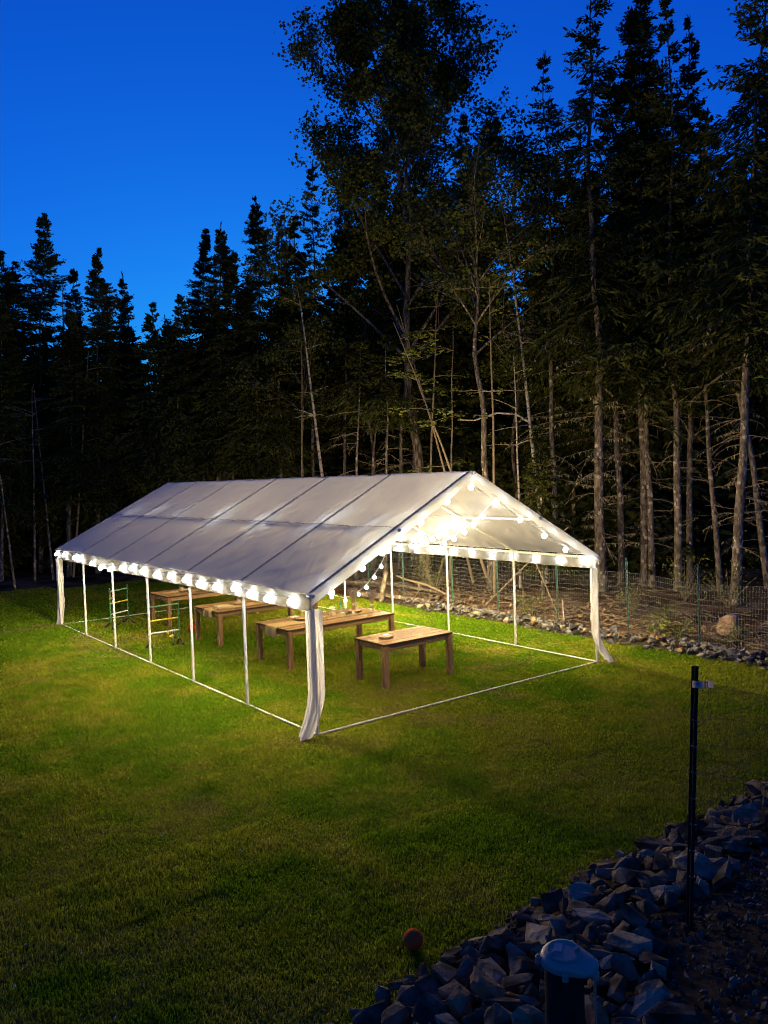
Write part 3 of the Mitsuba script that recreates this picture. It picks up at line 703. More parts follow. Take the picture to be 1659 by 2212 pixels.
def rubber_ball(c, r, col, label):
    k = thing('rubber_ball', label, 'ball')
    part(k, 'shell', ball(r, c, 3), 'mat_matte', smooth=True, color=col)
    t = np.linspace(0, 2 * np.pi, 33)
    part(k, 'seam', tubes(np.stack([c[0] + r * 1.0 * np.cos(t), c[1] + 0 * t, c[2] + r * 1.0 * np.sin(t)], 1), np.full(33, r * 0.018), 4, False), 'mat_paint', color=tuple(np.array(col) * 0.8))
rubber_ball((2.02, 8.7, 0.10), 0.085, (0.55, 0.02, 0.015), 'bright red ball on the grass beside the third table')
rubber_ball((-2.20, -4.76, 0.088), 0.074, (0.50, 0.09, 0.025), 'dull red ball alone on the dark lawn near the rock bank')

# ------------------------------------------------------------------ rocks
def rock_template(seed, flat=0.7, chip=0.13):
    r = np.random.default_rng(seed)
    c = np.array([[i, j, k] for i in (-1, 1) for j in (-1, 1) for k in (-1, 1)], float) * r.uniform(0.45, 0.95, (8, 3))
    if seed % 2: c = unit(r.normal(size=(5, 3))) * r.uniform(0.6, 1.0, (5, 1))
    p = np.vstack([c, unit(r.normal(size=(9, 3))) * r.uniform(0.7, 1.1, (9, 1))]) * [1.3, 0.92, flat]
    p = p + 0.35 * p[:, [1]] * np.array([[r.uniform(-1, 1), 0, r.uniform(-1, 1)]])
    m = trimesh.convex.convex_hull(p)
    v, f = trimesh.remesh.subdivide(m.vertices, m.faces)
    v = v + ((meshkit.noise(v * 3.1 + seed, seed)[:, None] - 0.5) * 2 + (meshkit.noise(v * 7.3 + seed, seed + 1)[:, None] - 0.5)) * chip * unit(v)
    return v, f
RT = [(rock_template(s, fl)) for s, fl in zip(range(14), [0.7, 0.5, 0.8, 0.65, 0.45, 0.9, 0.6, 0.75, 0.55, 0.85, 0.5, 0.7, 0.62, 0.8])]
ROCKS = {m: [shp(t, m) for t in RT] for m in ('mat_rock', 'mat_rock_grey', 'mat_rock_tan', 'mat_rock_pale')}
def small_rock(seed):
    r = np.random.default_rng(seed)
    m = trimesh.convex.convex_hull(unit(r.normal(size=(9, 3))) * r.uniform(0.7, 1.1, (9, 1)) * [1.2, 0.95, 0.7])
    return np.array(m.vertices), np.array(m.faces)
SM = [small_rock(s) for s in range(100, 110)]

def pick(r): return 'mat_rock' if r < 0.72 else 'mat_rock_tan' if r < 0.86 else 'mat_rock_pale'
def put_rock(parent, p, s, r, grey=False):
    kind = pick(r.uniform())
    d = ROCKS['mat_rock_grey' if grey and kind == 'mat_rock' else kind][int(r.integers(14))]
    k = name(parent + '__rock')
    tl = r.uniform(0, 6.28)
    scene[k] = {**d, 'to_world': T().translate([float(x) for x in p]).rotate([math.cos(tl), math.sin(tl), 0], float(r.normal(0, 22))).rotate([0, 0, 1], float(r.uniform(0, 360))).scale([float(s * r.uniform(0.85, 1.2)), float(s), float(s * r.uniform(0.8, 1.1))])}

def pebbles(P, S, r):
    V, F, at = [], [], 0
    for p, s in zip(P, S):
        v, f = SM[int(r.integers(10))]
        M = trimesh.transformations.random_rotation_matrix(r.uniform(size=3))[:3, :3]
        V.append((v * s) @ M.T + p); F.append(f + at); at += len(v)
    return np.vstack(V), np.vstack(F)

def in_gravel(x, y): return (y < -6.12 + np.minimum(0, (x + 0.9) * 0.62) + 0.12 * np.sin(x * 3)) & (x > -2.7)
r = np.random.default_rng(21)
cand = []
for _ in range(16000):
    x, y = r.uniform(-5.0, 6.5), r.uniform(-7.9, -4.74)
    if in_gravel(x, y) or y > -4.87 - 0.10 * min(3.0, max(0.0, -0.3 - x)): continue
    if x < -2.9 and y < -7.2: continue
    if (x + 2.75) ** 2 + (y + 6.7) ** 2 < 0.17 ** 2: continue
    if (x + 1.18) ** 2 + (y + 6.4) ** 2 < 0.09 ** 2: continue
    edge = (-4.8 - 0.10 * min(3.0, max(0.0, -0.3 - x)) - y)
    s = r.choice([0.034, 0.048, 0.066, 0.092], p=[0.40, 0.34, 0.18, 0.08]) * r.uniform(0.8, 1.25) * (0.6 if edge < 0.35 else 1.0)
    cand.append((x, y, s))
cand.sort(key=lambda c: -c[2])
kept = np.zeros((0, 3))
for c in cand:
    if len(kept) and (np.hypot(kept[:, 0] - c[0], kept[:, 1] - c[1]) < 0.74 * (kept[:, 2] + c[2])).any(): continue
    kept = np.vstack([kept, c])
    if len(kept) >= 900: break
view = []
for x, y, s in kept:
    q = np.array([x, y, float(bank_z(np.array(x), np.array(y)))]) - CAM
    zc = q @ LOOK; right = np.cross(LOOK, UP); xc = q @ right / zc; yc = q @ np.array(UP) / zc
    view.append(s / zc if (abs(xc) < 0.52 and -0.70 < yc < 0.1) else 0)
order = np.argsort(-np.array(view))
show, rest = order[:300], [i for i in order[300:] if view[i] > 0]
for i in show:
    x, y, s = kept[i]
    put_rock(bank, (x, y, float(bank_z(np.array(x), np.array(y))) + 0.30 * s + r.uniform(0, 0.06) * (y < -5.1)), s, r)
n = 1500
P = np.stack([r.uniform(-4.2, 6.0, n), r.uniform(-7.6, -4.95, n)], 1)
P = P[~in_gravel(P[:, 0], P[:, 1]) & (P[:, 1] < -4.9 - 0.10 * np.clip(-0.3 - P[:, 0], 0, 3))]
P = np.concatenate([P, (bank_z(P[:, 0], P[:, 1]) + 0.01)[:, None]], 1)
S = r.uniform(0.015, 0.045, len(P))
if rest:
    P = np.vstack([P, [[kept[i][0], kept[i][1], float(bank_z(np.array(kept[i][0]), np.array(kept[i][1]))) + 0.3 * kept[i][2]] for i in rest]]); S = np.concatenate([S, [kept[i][2] for i in rest]])
part(bank, 'rubble', pebbles(P, S, r), 'mat_rock', kind='stuff', label='small broken stones between the larger rocks')
n = 11000
P = np.stack([r.uniform(-2.7, 5.5, n), r.uniform(-9.5, -6.0, n)], 1)
P = P[in_gravel(P[:, 0], P[:, 1])]
P = np.concatenate([P, (bank_z(P[:, 0], P[:, 1]) - 0.012)[:, None]], 1)
solo('gravel', pebbles(P, r.uniform(0.008, 0.024, len(P)) * r.choice([1, 1, 1.7], len(P)), r), 'mat_rock', 'dark fine gravel beyond the metal fence post at the lower right', kind='stuff', cat='gravel')

# border of broken stone along the far fence
def fence_x(y): return 8.42 - 0.10 * np.cos((y + 0.7) * 1.3) + 0.012 * y
border = solo('stone_border', sheet(np.linspace(7.3, 8.75, 12), np.linspace(-5, 9.0, 90), lambda x, y: 0.15 * np.exp(-((x - 8.08) / 0.36) ** 2) - 0.05), 'mat_bank', 'low ridge of broken grey stone along the far wire fence', kind='structure', smooth=True)
def pile(n, ylo, yhi, w0, w1):
    y = r.uniform(ylo, yhi, n); u = r.normal(0, 0.5, n)
    x = 8.05 + u * (w0 + (w1 - w0) * (y - ylo) / (yhi - ylo))
    return x, y
x, y = pile(1000, -4.5, 7.2, 0.42, 0.30)
s = r.choice([0.05, 0.07, 0.095, 0.125], len(x), p=[0.34, 0.38, 0.22, 0.06]) * r.uniform(0.75, 1.05, len(x))
keep = []
for i in np.argsort(-s):
    if all((x[i] - x[j]) ** 2 + (y[i] - y[j]) ** 2 > (0.62 * (s[i] + s[j])) ** 2 for j in keep): keep.append(i)
keep = sorted(keep, key=lambda i: -s[i] / math.hypot(x[i] - CAM[0], y[i] - CAM[1]))
for i in keep[:300]:
    put_rock(border, (x[i], y[i], 0.13 * math.exp(-((x[i] - 8.08) / 0.33) ** 2) + 0.2 * s[i]), s[i] * 0.9, r, True)
rest = keep[300:]
xs, ys = pile(700, -4.5, 8.2, 0.5, 0.3)
P = np.stack([xs, ys, 0.13 * np.exp(-((xs - 8.08) / 0.33) ** 2) + 0.01], 1); S = r.uniform(0.02, 0.05, len(P))
if rest:
    P = np.vstack([P, [[x[i], y[i], 0.13 * math.exp(-((x[i] - 8.08) / 0.33) ** 2) + 0.2 * s[i]] for i in rest]]); S = np.concatenate([S, s[rest] * 0.9])
part(border, 'rubble', pebbles(P, S, r), 'mat_rock_grey', kind='stuff', label='small chips between the border stones')

# ------------------------------------------------------------------ far wire fence
def t_post(k, key, x, y, z0, z1, lean, bs='mat_paint', col=(0.045, 0.12, 0.075), studs=8, w=0.028, rotation=0.4, label=None):
    g = join([box([0, 0, (z1 - z0) / 2], [w * 1.35, 0.006, z1 - z0], 0.002), box([0, w * 0.55, (z1 - z0) / 2], [0.007, w, z1 - z0], 0.002)]
             + [box([0, -0.006, 0.25 + i * (z1 - z0 - 0.3) / max(studs, 1)], [0.012, 0.010, 0.018], 0.002) for i in range(studs)])
    M = np.eye(4); M[0, 2], M[1, 2] = lean
    M = trans([x, y, z0]) @ M @ rotz(rotation)
    return part(k, key, xf(g, M), bs, color=col if bs == 'mat_paint' else None, label=label)

fence = thing('wire_fence', 'welded wire fence on thin green posts between lawn and woods', 'fence')
ypost = np.array([-4.5, -2.62, -0.71, 1.06, 2.95, 4.82, 6.7, 8.6, 10.5, 12.5])
for yy in ypost:
    t_post(fence, 'post', fence_x(yy) + 0.02, yy, -0.05, 1.66, (0.02, 0.02), rotation=1.4)
FH = 1.27
ya = np.linspace(-4.6, 12.6, 400)
def fence_p(y, z):
    xx = fence_x(y) - 0.02 + 0.035 * np.sin(y * 2.9 + 1) * (z / FH) + 0.05 * (meshkit.noise(np.stack([y * 1.1, z * 0.7, y * 0], -1), 2) - 0.5)
    return np.stack([xx, y, z + 0.05 + 0.035 * np.sin(y * 1.7) * (z / FH)], -1)
for z in np.linspace(0.02, FH, 13):
    part(fence, 'line_wire', tubes(fence_p(ya[::3], np.full(len(ya[::3]), z)), np.full(len(ya[::3]), 0.0024), 4), 'mat_wire')
yv = np.arange(-4.55, 12.55, 0.052); zz = np.linspace(0.0, FH, 7)
Y, Z = np.meshgrid(yv, zz, indexing='ij')
part(fence, 'stay_wire', tubes(fence_p(Y, Z), 0.0022, 3, False), 'mat_wire', kind='stuff', label='upright wires of the fence mesh')

# near corner post with its wires
PX, PY, PZ = -1.18, -6.40, 0.50
near = thing('corner_fence', 'dark metal post with a paper tag and thin wire mesh at the lower right', 'fence')
t_post(near, 'post', PX, PY, PZ, 2.225, (0.07, 0.0), 'mat_dark_metal', studs=11, w=0.033, rotation=2.2)
zt = 2.235
def pl(z): return np.array([PX + 0.07 * (z - PZ), PY, z])
for dirv, dz, nm in (((1.0, 0.0), 0.0, 'a'), ((0.46, -0.89), -0.035, 'b')):
    d = np.array([*dirv, dz])
    tt = np.linspace(0.02, 5.0, 40)
    H2 = 1.33
    zs = np.linspace(0.03, H2, 8)
    for z in zs:
        top = zt - (0.02 if dirv[1] == 0 else 0.14) - (H2 - z)
        q = pl(top) + tt[:, None] * d - np.array([0, 0, 0.05]) * np.sin(tt * 1.2)[:, None] * 0.5
        part(near, 'line_wire', tubes(q, np.full(40, 0.0011), 4), 'mat_dark_wire')
    tv = np.arange(0.08, 5.0, 0.10)
    top = np.array([pl(zt - (0.02 if dirv[1] == 0 else 0.14))[2]])
    base = pl(zt)[None] + tv[:, None] * d
    Pw = np.stack([np.stack([base[:, 0], base[:, 1], top + tv * dz - np.sin(tv * 1.2) * 0.025 - f * H2], -1) for f in np.linspace(0, 1, 4)], 1)
    part(near, 'stay_wire', tubes(Pw, 0.0007, 3, False), 'mat_dark_wire', kind='stuff')
for i in range(7):
    z = 0.85 + i * 0.17
    c = pl(z)
    part(near, 'wire_clip', tubes(c + np.array([[-0.034, -0.012, 0.012], [-0.02, -0.024, 0.004], [0.01, -0.026, -0.006], [0.03, -0.01, -0.01]]), np.full(4, 0.0028), 5), 'mat_wire')
tc = pl(2.115)
right = np.array([0.795, -0.607, 0.0])
fwd = -np.array([0.605, 0.795, 0.0])
ua = np.linspace(-0.030, 0.105, 30); vb = np.linspace(-0.023, 0.023, 6)
U, V = np.meshgrid(ua, vb, indexing='ij')
tag_pts = tc + U[..., None] * right + (0.045 + 0.012 * np.sin(U * 60))[..., None] * fwd + np.stack([U * 0, U * 0, V - 0.05 * np.maximum(U - 0.03, 0) - 0.6 * np.maximum(U - 0.06, 0) ** 2], -1)
kt = part(near, 'paper_tag', grid(tag_pts), 'mat_tag', smooth=True, label='printed paper tag wrapped around the post')
def strip(u0, u1, v0, v1):
    U, V = np.meshgrid(np.linspace(u0, u1, 8), np.linspace(v0, v1, 3), indexing='ij')
    return grid(tc + U[..., None] * right + (0.0465 + 0.012 * np.sin(U * 60))[..., None] * fwd + np.stack([U * 0, U * 0, V - 0.05 * np.maximum(U - 0.03, 0) - 0.6 * np.maximum(U - 0.06, 0) ** 2], -1))
part(kt, 'print', join([strip(-0.020, -0.002, 0.002, 0.006), strip(-0.004, 0.012, -0.004, 0.0), strip(0.000, 0.008, 0.004, 0.016), strip(0.043, 0.047, -0.02, 0.022), strip(0.050, 0.058, -0.022, 0.022), strip(0.064, 0.072, -0.024, 0.018)]), 'mat_matte', color=(0.06, 0.05, 0.05))

# ------------------------------------------------------------------ well head
WX, WY, WZ = -2.78, -6.71, 1.10
well = thing('well_head', 'aluminium well cap on a dark steel casing among the rocks', 'well cap')
part(well, 'casing', lathe([(0.098, 0.35), (0.098, WZ - 0.02), (0.088, WZ - 0.02)], 32, (WX, WY, 0)), 'mat_dark_metal', smooth=True)
tilt = trans([WX, WY, WZ]) @ rotaxis([0.795, -0.607, 0], 0.08)
cd = np.array([0.42, -0.9075, 0.0])   # conduit side of the cap
def ring(r_, z, c=(0, 0), n=40):
    a = np.arange(n) * 2 * np.pi / n
    return np.stack([c[0] + r_ * np.cos(a), c[1] + r_ * np.sin(a), np.full(n, z)], 1)
ce = cd[:2] * 0.080
def solid(rings): return trimesh.convex.convex_hull(np.vstack(rings))
part(well, 'cap', xf(solid([ring(0.112, -0.038), ring(0.117, -0.030), ring(0.117, -0.012), ring(0.112, 0.002), ring(0.102, 0.012), ring(0.086, 0.019), ring(0.084, -0.040, ce), ring(0.088, -0.032, ce), ring(0.088, -0.02, ce), ring(0.078, -0.002, ce), ring(0.058, 0.008, ce)]), tilt), 'mat_aluminium', smooth=35)
part(well, 'cap_rim', xf(lathe([(0.088, 0.017), (0.088, 0.026), (0.080, 0.028), (0.076, 0.022), (0.001, 0.023)], 40), tilt), 'mat_aluminium', smooth=30)
part(well, 'flange', xf(solid([ring(0.123, -0.028), ring(0.123, -0.021), ring(0.094, -0.028, ce), ring(0.094, -0.021, ce)]), tilt), 'mat_aluminium', smooth=30)
for a in (0.35, 2.4, 3.9, 5.55):
    c = np.array([math.cos(a) * 0.127, math.sin(a) * 0.127, -0.016])
    part(well, 'bolt', xf(join([lathe([(0.016, -0.03), (0.016, 0.004), (0.012, 0.006), (0.001, 0.006)], 10, c), lathe([(0.008, 0.004), (0.008, 0.014), (0.001, 0.016)], 6, c)]), tilt), 'mat_aluminium')
part(well, 'plate', xf(box([0.015, 0.028, 0.0255], [0.066, 0.040, 0.004], 0.001), tilt @ rotz(0.6)), 'mat_plate', label='small raised nameplate on the cap')
for x_, y_ in ((-0.064, 0.02), (0.055, -0.04)):
    part(well, 'lug', xf(box([x_, y_, 0.030], [0.030, 0.010, 0.016], 0.003), tilt), 'mat_aluminium')
cb = np.array([WX, WY, 0]) + cd * 0.135 + [0.03, 0, 0]
part(well, 'conduit_hub', lathe([(0.022, WZ - 0.10), (0.024, WZ - 0.066), (0.001, WZ - 0.066)], 12, (cb[0], cb[1], 0)), 'mat_aluminium', smooth=True)
part(well, 'conduit', bar([cb[0], cb[1], 0.55], [cb[0], cb[1], WZ - 0.09], 0.0065, 8), 'mat_aluminium', smooth=True)

# ------------------------------------------------------------------ things beside the fence
def lump(c, s, seed, amp=0.16, n=3):
    m = trimesh.creation.icosphere(n, 1.0); v = np.array(m.vertices)
    v = v * (1 + amp * 2 * (meshkit.fbm(v * 1.3 + seed, 3, seed)[:, None] - 0.5)) * s
    v[:, 2] = np.where(v[:, 2] < -0.5 * s[2], -0.5 * s[2] + (v[:, 2] + 0.5 * s[2]) * 0.2, v[:, 2])
    return v + c, np.array(m.faces)
solo('boulder', lump(np.array([9.72, -0.5, 0.20]), np.array([0.21, 0.23, 0.29]), 5, 0.34), 'mat_boulder', 'rounded tan boulder on the forest floor behind the fence', 'boulder', smooth=True)
solo('log_stake', tubes(np.array([[7.80, 8.82, -0.05], [7.86, 8.80, 0.4], [7.97, 8.76, 0.86]]), [0.075, 0.07, 0.062], 10), 'mat_bark', 'short leaning log stake at the lawn edge behind the tent', 'log', smooth=True)
solo('edging_timber', tubes(np.array([[8.05, 10.6, 0.06], [8.2, 9.0, 0.07], [8.35, 7.3, 0.08]]), [0.10, 0.11, 0.10], 8), 'mat_bark', 'old log lying along the lawn edge behind the leaning stake', 'log', smooth=True)
solo('fallen_log', tubes(np.array([[8.6, 12.0, 0.22], [9.0, 10.2, 0.30], [9.3, 8.0, 0.20]]), [0.05, 0.06, 0.045], 8), 'mat_bark', 'thin bare log lying behind the wire fence', 'log', smooth=True)
solo('fallen_branch', join([tubes(np.array([[8.75, 9.3, 0.62], [8.9, 8.9, 0.5], [9.0, 8.2, 0.42], [9.1, 7.3, 0.16]]), [0.022, 0.032, 0.036, 0.03], 7), tubes(np.array([[8.95, 8.5, 0.46], [8.9, 8.45, 0.25], [8.86, 8.6, 0.05]]), [0.024, 0.018, 0.01], 6)]), 'mat_twig', 'pale forked dead branch lying on the brush behind the fence', 'branch', smooth=True)
for (a, b_, lab) in (((9.0, 5.9, 0.05), (10.4, 4.2, 2.1), 'long thin pole leaning against a tree behind the fence'), ((9.6, 5.0, 1.9), (8.8, 3.2, 0.1), 'thin slanting dead pole crossing behind the fence')):
    solo('leaning_pole', tubes(np.array([a, (np.array(a) + b_) / 2 + [0, 0, 0.05], b_]), [0.022, 0.018, 0.012], 6), 'mat_twig', lab, 'pole', smooth=True)
solo('pale_stake', tubes(np.array([[8.62, 2.9, 0.05], [8.7, 3.0, 0.55]]), [0.022, 0.02], 4), 'mat_paint', 'short pale split stake leaning behind the stone border', 'stake', color=(0.55, 0.45, 0.32))
solo('cut_stump', lathe([(0.26, -0.1), (0.20, 0.15), (0.17, 0.75), (0.165, 0.8), (0.001, 0.82)], 14, (14.3, 0.55, 0.15)), 'mat_bark', 'broken tree stump in the dark woods at the right edge', 'stump')
# brush, sticks and stones on the forest floor
n = 900
bx, by = 8.7 + r.gamma(1.6, 1.1, n), r.uniform(-4.5, 13, n)
a = r.uniform(0, 2 * np.pi, n); ln = r.uniform(0.1, 0.55, n)
c0 = np.stack([bx, by, 0.06 + 0.03 * (bx - 8.6)], 1); d = np.stack([np.cos(a) * ln, np.sin(a) * ln, r.normal(0, 0.06, n)], 1)
solo('dead_brush', tubes(np.stack([c0 - d / 2, c0 + r.normal(0, 0.02, c0.shape), c0 + d / 2], 1), np.repeat(r.uniform(0.005, 0.013, n)[:, None], 3, 1), 4, False), 'mat_twig', 'scattered dead sticks on the forest floor behind the fence', kind='stuff', cat='brush')
n = 160
P = np.stack([8.9 + r.gamma(1.5, 0.8, n), r.uniform(-4.5, 10, n), np.full(n, 0.10)], 1)
solo('forest_stones', pebbles(P, r.uniform(0.03, 0.09, n), r), 'mat_rock_tan', 'small tan stones strewn over the forest floor', kind='stuff', cat='stones')

# ------------------------------------------------------------------ trees
def axis_fn(x, y, H, lx, ly, seed, wob=0.06):
    r = np.random.default_rng(seed); ph = r.uniform(0, 6.28, 4)
    def ax(z):
        z = np.asarray(z, float); f = np.minimum(z, 6) / 6
        return np.stack([x + lx * z + wob * f * np.sin(z * 0.7 + ph[0]) + wob * 0.5 * f * np.sin(z * 1.9 + ph[1]), y + ly * z + wob * f * np.sin(z * 0.6 + ph[2]) + wob * 0.5 * f * np.sin(z * 1.7 + ph[3]), z], -1)
    return ax

def trunk_mesh(ax, H, r0, flare=0.22, sides=10, n=22, z0=-0.1, tip=0.012):
    z = np.linspace(z0, H, n)
    q = np.clip(z / H, 0, 1)
    rad = np.maximum(r0 * (1 - q) ** 0.85, tip) + r0 * flare * np.exp(-np.maximum(z, 0) / 0.35)
    return tubes(ax(z), rad, sides)

def spruce_crown(ax, H, z0, R, dens, seed, wid=0.06, power=0.95, gap=0.25, low=1.0):
    """drooping whorled boughs carrying needle sprays"""
    r = np.random.default_rng(seed)
    nb = int(dens * (H - z0) * 6)
    q = r.uniform(0, 1, nb) ** 0.8                       # 0 top .. 1 bottom of the crown
    z = H - (H - z0) * q
    clump = 0.55 + 0.9 * meshkit.noise(np.stack([z * 0.8, q * 0 + seed, q * 0], -1), seed)
    ln = (R * np.minimum(q * 1.15, 1) ** power * np.where(q > 0.8, 1 - (1 - low) * (q - 0.8) / 0.2, 1) * r.uniform(0.55, 1.12, nb) * clump + 0.07)
    az = r.uniform(0, 2 * np.pi, nb)
    if gap > 0:
        g = meshkit.noise(np.stack([np.cos(az) * 1.3, np.sin(az) * 1.3, z * 0.7], -1), seed + 3)
        ln = ln * np.where(g < gap, 0.45, 1.0)
    pit = 0.75 - 1.15 * np.minimum(1, q * 1.8) + r.normal(0, 0.10, nb)
    d = np.stack([np.cos(az) * np.cos(pit), np.sin(az) * np.cos(pit), np.sin(pit)], 1)
    b0 = ax(z)
    def pt(t):   # t (k,) -> (nb,k,3)
        t = t[None, :, None]; l = ln[:, None, None]
        return b0[:, None] + d[:, None] * l * t + np.array([0, 0, 1.0]) * l * (-0.20 * t ** 2 + 0.16 * t ** 4)
    ts = np.linspace(0, 1, 5)
    stems = tubes(pt(ts), np.outer(0.006 + 0.010 * ln, 1 - 0.8 * ts), 3, False)
    K = 13
    t = np.linspace(0.14, 1.0, K)
    o = pt(t)
    side = np.where((np.arange(K) % 2) == 0, 1, -1)[None, :] * r.uniform(0.5, 1.25, (nb, K))
    ca, sa = np.cos(side), np.sin(side)
    dh = np.stack([d[:, None, 0] * ca - d[:, None, 1] * sa, d[:, None, 0] * sa + d[:, None, 1] * ca, np.repeat(d[:, None, 2], K, 1) - 0.18 + r.normal(0, 0.12, (nb, K))], -1)
    tl = (0.34 * ln[:, None] * (1.12 - t[None, :]) + 0.10) * r.uniform(0.7, 1.25, (nb, K))
    P0, P1, Wd = [], [], []
    for m in range(3):
        f0 = m / 3.0
        s = o + dh * (tl * f0)[..., None] + r.normal(0, 0.015, o.shape)
        e = s + unit(dh + r.normal(0, 0.35, dh.shape) - np.array([0, 0, 0.12])) * (tl * 0.55 + 0.05)[..., None]
        P0.append(s.reshape(-1, 3)); P1.append(e.reshape(-1, 3)); Wd.append(np.full(s.shape[0] * s.shape[1], wid) * r.uniform(0.6, 1.3, s.shape[0] * s.shape[1]))
    lf = blades(np.vstack(P0), np.vstack(P1), np.concatenate(Wd), r)
    tz = H - np.abs(r.normal(0, 0.25, 26)); tb = ax(tz); ta = r.uniform(0, 6.28, 26)
    tipb = blades(tb, tb + np.stack([np.cos(ta) * 0.06, np.sin(ta) * 0.06, 0.16 + 0 * ta], 1), np.full(26, 0.03), r)
    return join([stems, lf, tipb])

def bare_boughs(ax, z0, z1, per_m, length, seed, rad=0.011):
    r = np.random.default_rng(seed)
    n = max(2, int((z1 - z0) * per_m))
    z = r.uniform(z0, z1, n); az = r.uniform(0, 2 * np.pi, n); ln = length * r.uniform(0.25, 1.1, n) * (0.6 + 0.4 * (z - z0) / (z1 - z0))
    pit = r.normal(0.06, 0.16, n)
    d = np.stack([np.cos(az), np.sin(az), np.sin(pit)], 1); b = ax(z)
    t = np.linspace(0, 1, 6)[None, :, None]
    bend = r.normal(0, 0.12, (n, 3))[:, None]; curl = r.normal(-0.22, 0.16, n)[:, None, None]
    P = b[:, None] + d[:, None] * ln[:, None, None] * t + (bend * t ** 2 + np.array([0, 0, 1.0]) * curl * t ** 2) * ln[:, None, None]
    R_ = rad * (0.5 + 0.5 * ln / length)[:, None] * np.linspace(1, 0.28, 6)[None]
    out = [tubes(P, R_, 4, False)]
    for j in range(4):
        i0 = r.integers(1, 5, n); s = P[np.arange(n), i0]
        dd = unit(P[np.arange(n), i0 + 1] - s + r.normal(0, 0.45, (n, 3)) * [1, 1, 0.5] * ln[:, None] / 5)
        l2 = ln * r.uniform(0.15, 0.42, n)
        t2 = np.linspace(0, 1, 4)[None, :, None]
        Q = s[:, None] + dd[:, None] * l2[:, None, None] * t2 + np.array([0, 0, -1.0]) * (l2 * r.uniform(0, 0.4, n))[:, None, None] * t2 ** 2
        out.append(tubes(Q, 0.45 * rad * np.linspace(1, 0.4, 4)[None], 3, False))
    return join(out), P

def lichen(P, seed, frac=0.5):
    r = np.random.default_rng(seed)
    n, m = P.shape[:2]
    i = r.integers(0, n, int(n * 22 * frac)); j = r.integers(1, m - 1, len(i)); u = r.uniform(0, 1, (len(i), 1))
    s = P[i, j] * (1 - u) + P[i, j + 1] * u
    e = s + np.stack([r.normal(0, 0.03, len(i)), r.normal(0, 0.03, len(i)), -r.uniform(0.03, 0.13, len(i))], 1)
    return blades(s, e, r.uniform(0.012, 0.03, len(i)), r)

CONIFER = 'conifers at the edge of the woods'
def conifer(key, label, x, y, H, lx, ly, r0, z0, R, dens, seed, bare=None, bark='mat_bark', wid=0.06, gap=0.25, moss=0.0, group=None, power=0.95, low=1.0):
    k = thing(key, label, 'tree', group)
    ax = axis_fn(x, y, H, lx, ly, seed)
    part(k, 'trunk', trunk_mesh(ax, H, r0), bark, smooth=True)
    part(k, 'crown', spruce_crown(ax, H, z0, R, dens, seed, wid, gap=gap, power=power, low=low), 'mat_needle')
    if bare:
        m, P = bare_boughs(ax, bare[0], bare[1], bare[2], bare[3], seed + 50)
        part(k, 'dead_branch', m, 'mat_twig', kind='stuff')
        if moss: part(k, 'lichen', lichen(P, seed + 60, moss), 'mat_matte', color=(0.30, 0.27, 0.14), kind='stuff')
    return k

S = 'spruce_tree'
# right hand trunks behind the fence
conifer(S, 'stout lichened trunk just right of the tent with long dead boughs', 12.66, 4.93, 17.7, 0.034, 0.028, 0.15, 6.8, 2.4, 3.2, 1, (1.2, 8.5, 9, 2.1), moss=0.7, gap=0.34)
conifer(S, 'slimmer straight trunk standing right of the stout lichened one', 13.97, 5.22, 15.3, 0.040, 0.024, 0.105, 7.5, 1.6, 3.6, 2, (1.2, 8.5, 8, 1.7), moss=0.3)
conifer(S, 'left trunk of the close pair of tall dark spruces', 14.05, 4.51, 17.4, 0.050, 0.016, 0.115, 6.4, 2.3, 7.5, 3, (1.2, 7.0, 6, 1.5), gap=0.1, power=0.85)
conifer(S, 'right trunk of the close pair of tall dark spruces', 14.05, 4.22, 15.4, 0.024, 0.035, 0.095, 6.0, 2.1, 6.5, 4, (1.2, 6.5, 6, 1.5), gap=0.12)
conifer(S, 'straight clean pale trunk standing alone in the right woods', 13.60, 3.12, 16.1, 0.037, 0.026, 0.115, 6.8, 1.5, 3.2, 5, (1.5, 8.0, 5, 1.3), gap=0.2)
conifer(S, 'dim trunk set back behind the clean pale one', 15.32, 3.85, 16.6, 0.047, 0.018, 0.10, 6.6, 1.5, 3.2, 6, (2.0, 7.0, 4, 1.2), gap=0.2)
conifer(S, 'thin trunk leaning left in the right woods', 14.43, 2.39, 12.6, -0.004, 0.057, 0.082, 7.0, 1.8, 5.5, 7, (2.0, 8.0, 5, 1.3), gap=0.2)
conifer(S, 'big right leaning trunk above the tan boulder', 12.91, 1.13, 16.6, 0.089, -0.014, 0.13, 6.4, 2.6, 5.0, 8, (1.5, 7.5, 9, 1.9), moss=0.3, gap=0.25)
conifer(S, 'left leaning thin trunk at the right picture edge', 15.29, 1.49, 13.0, -0.059, 0.098, 0.095, 6.0, 2.0, 6.0, 9, (1.5, 7.0, 7, 1.6), gap=0.15)
conifer(S, 'bare lower trunk behind the right gable slope with a thin ragged top', 13.43, 7.25, 16.5, 0.037, 0.026, 0.10, 6.4, 1.5, 2.8, 10, (1.5, 8.0, 9, 1.8), moss=0.4, gap=0.3)
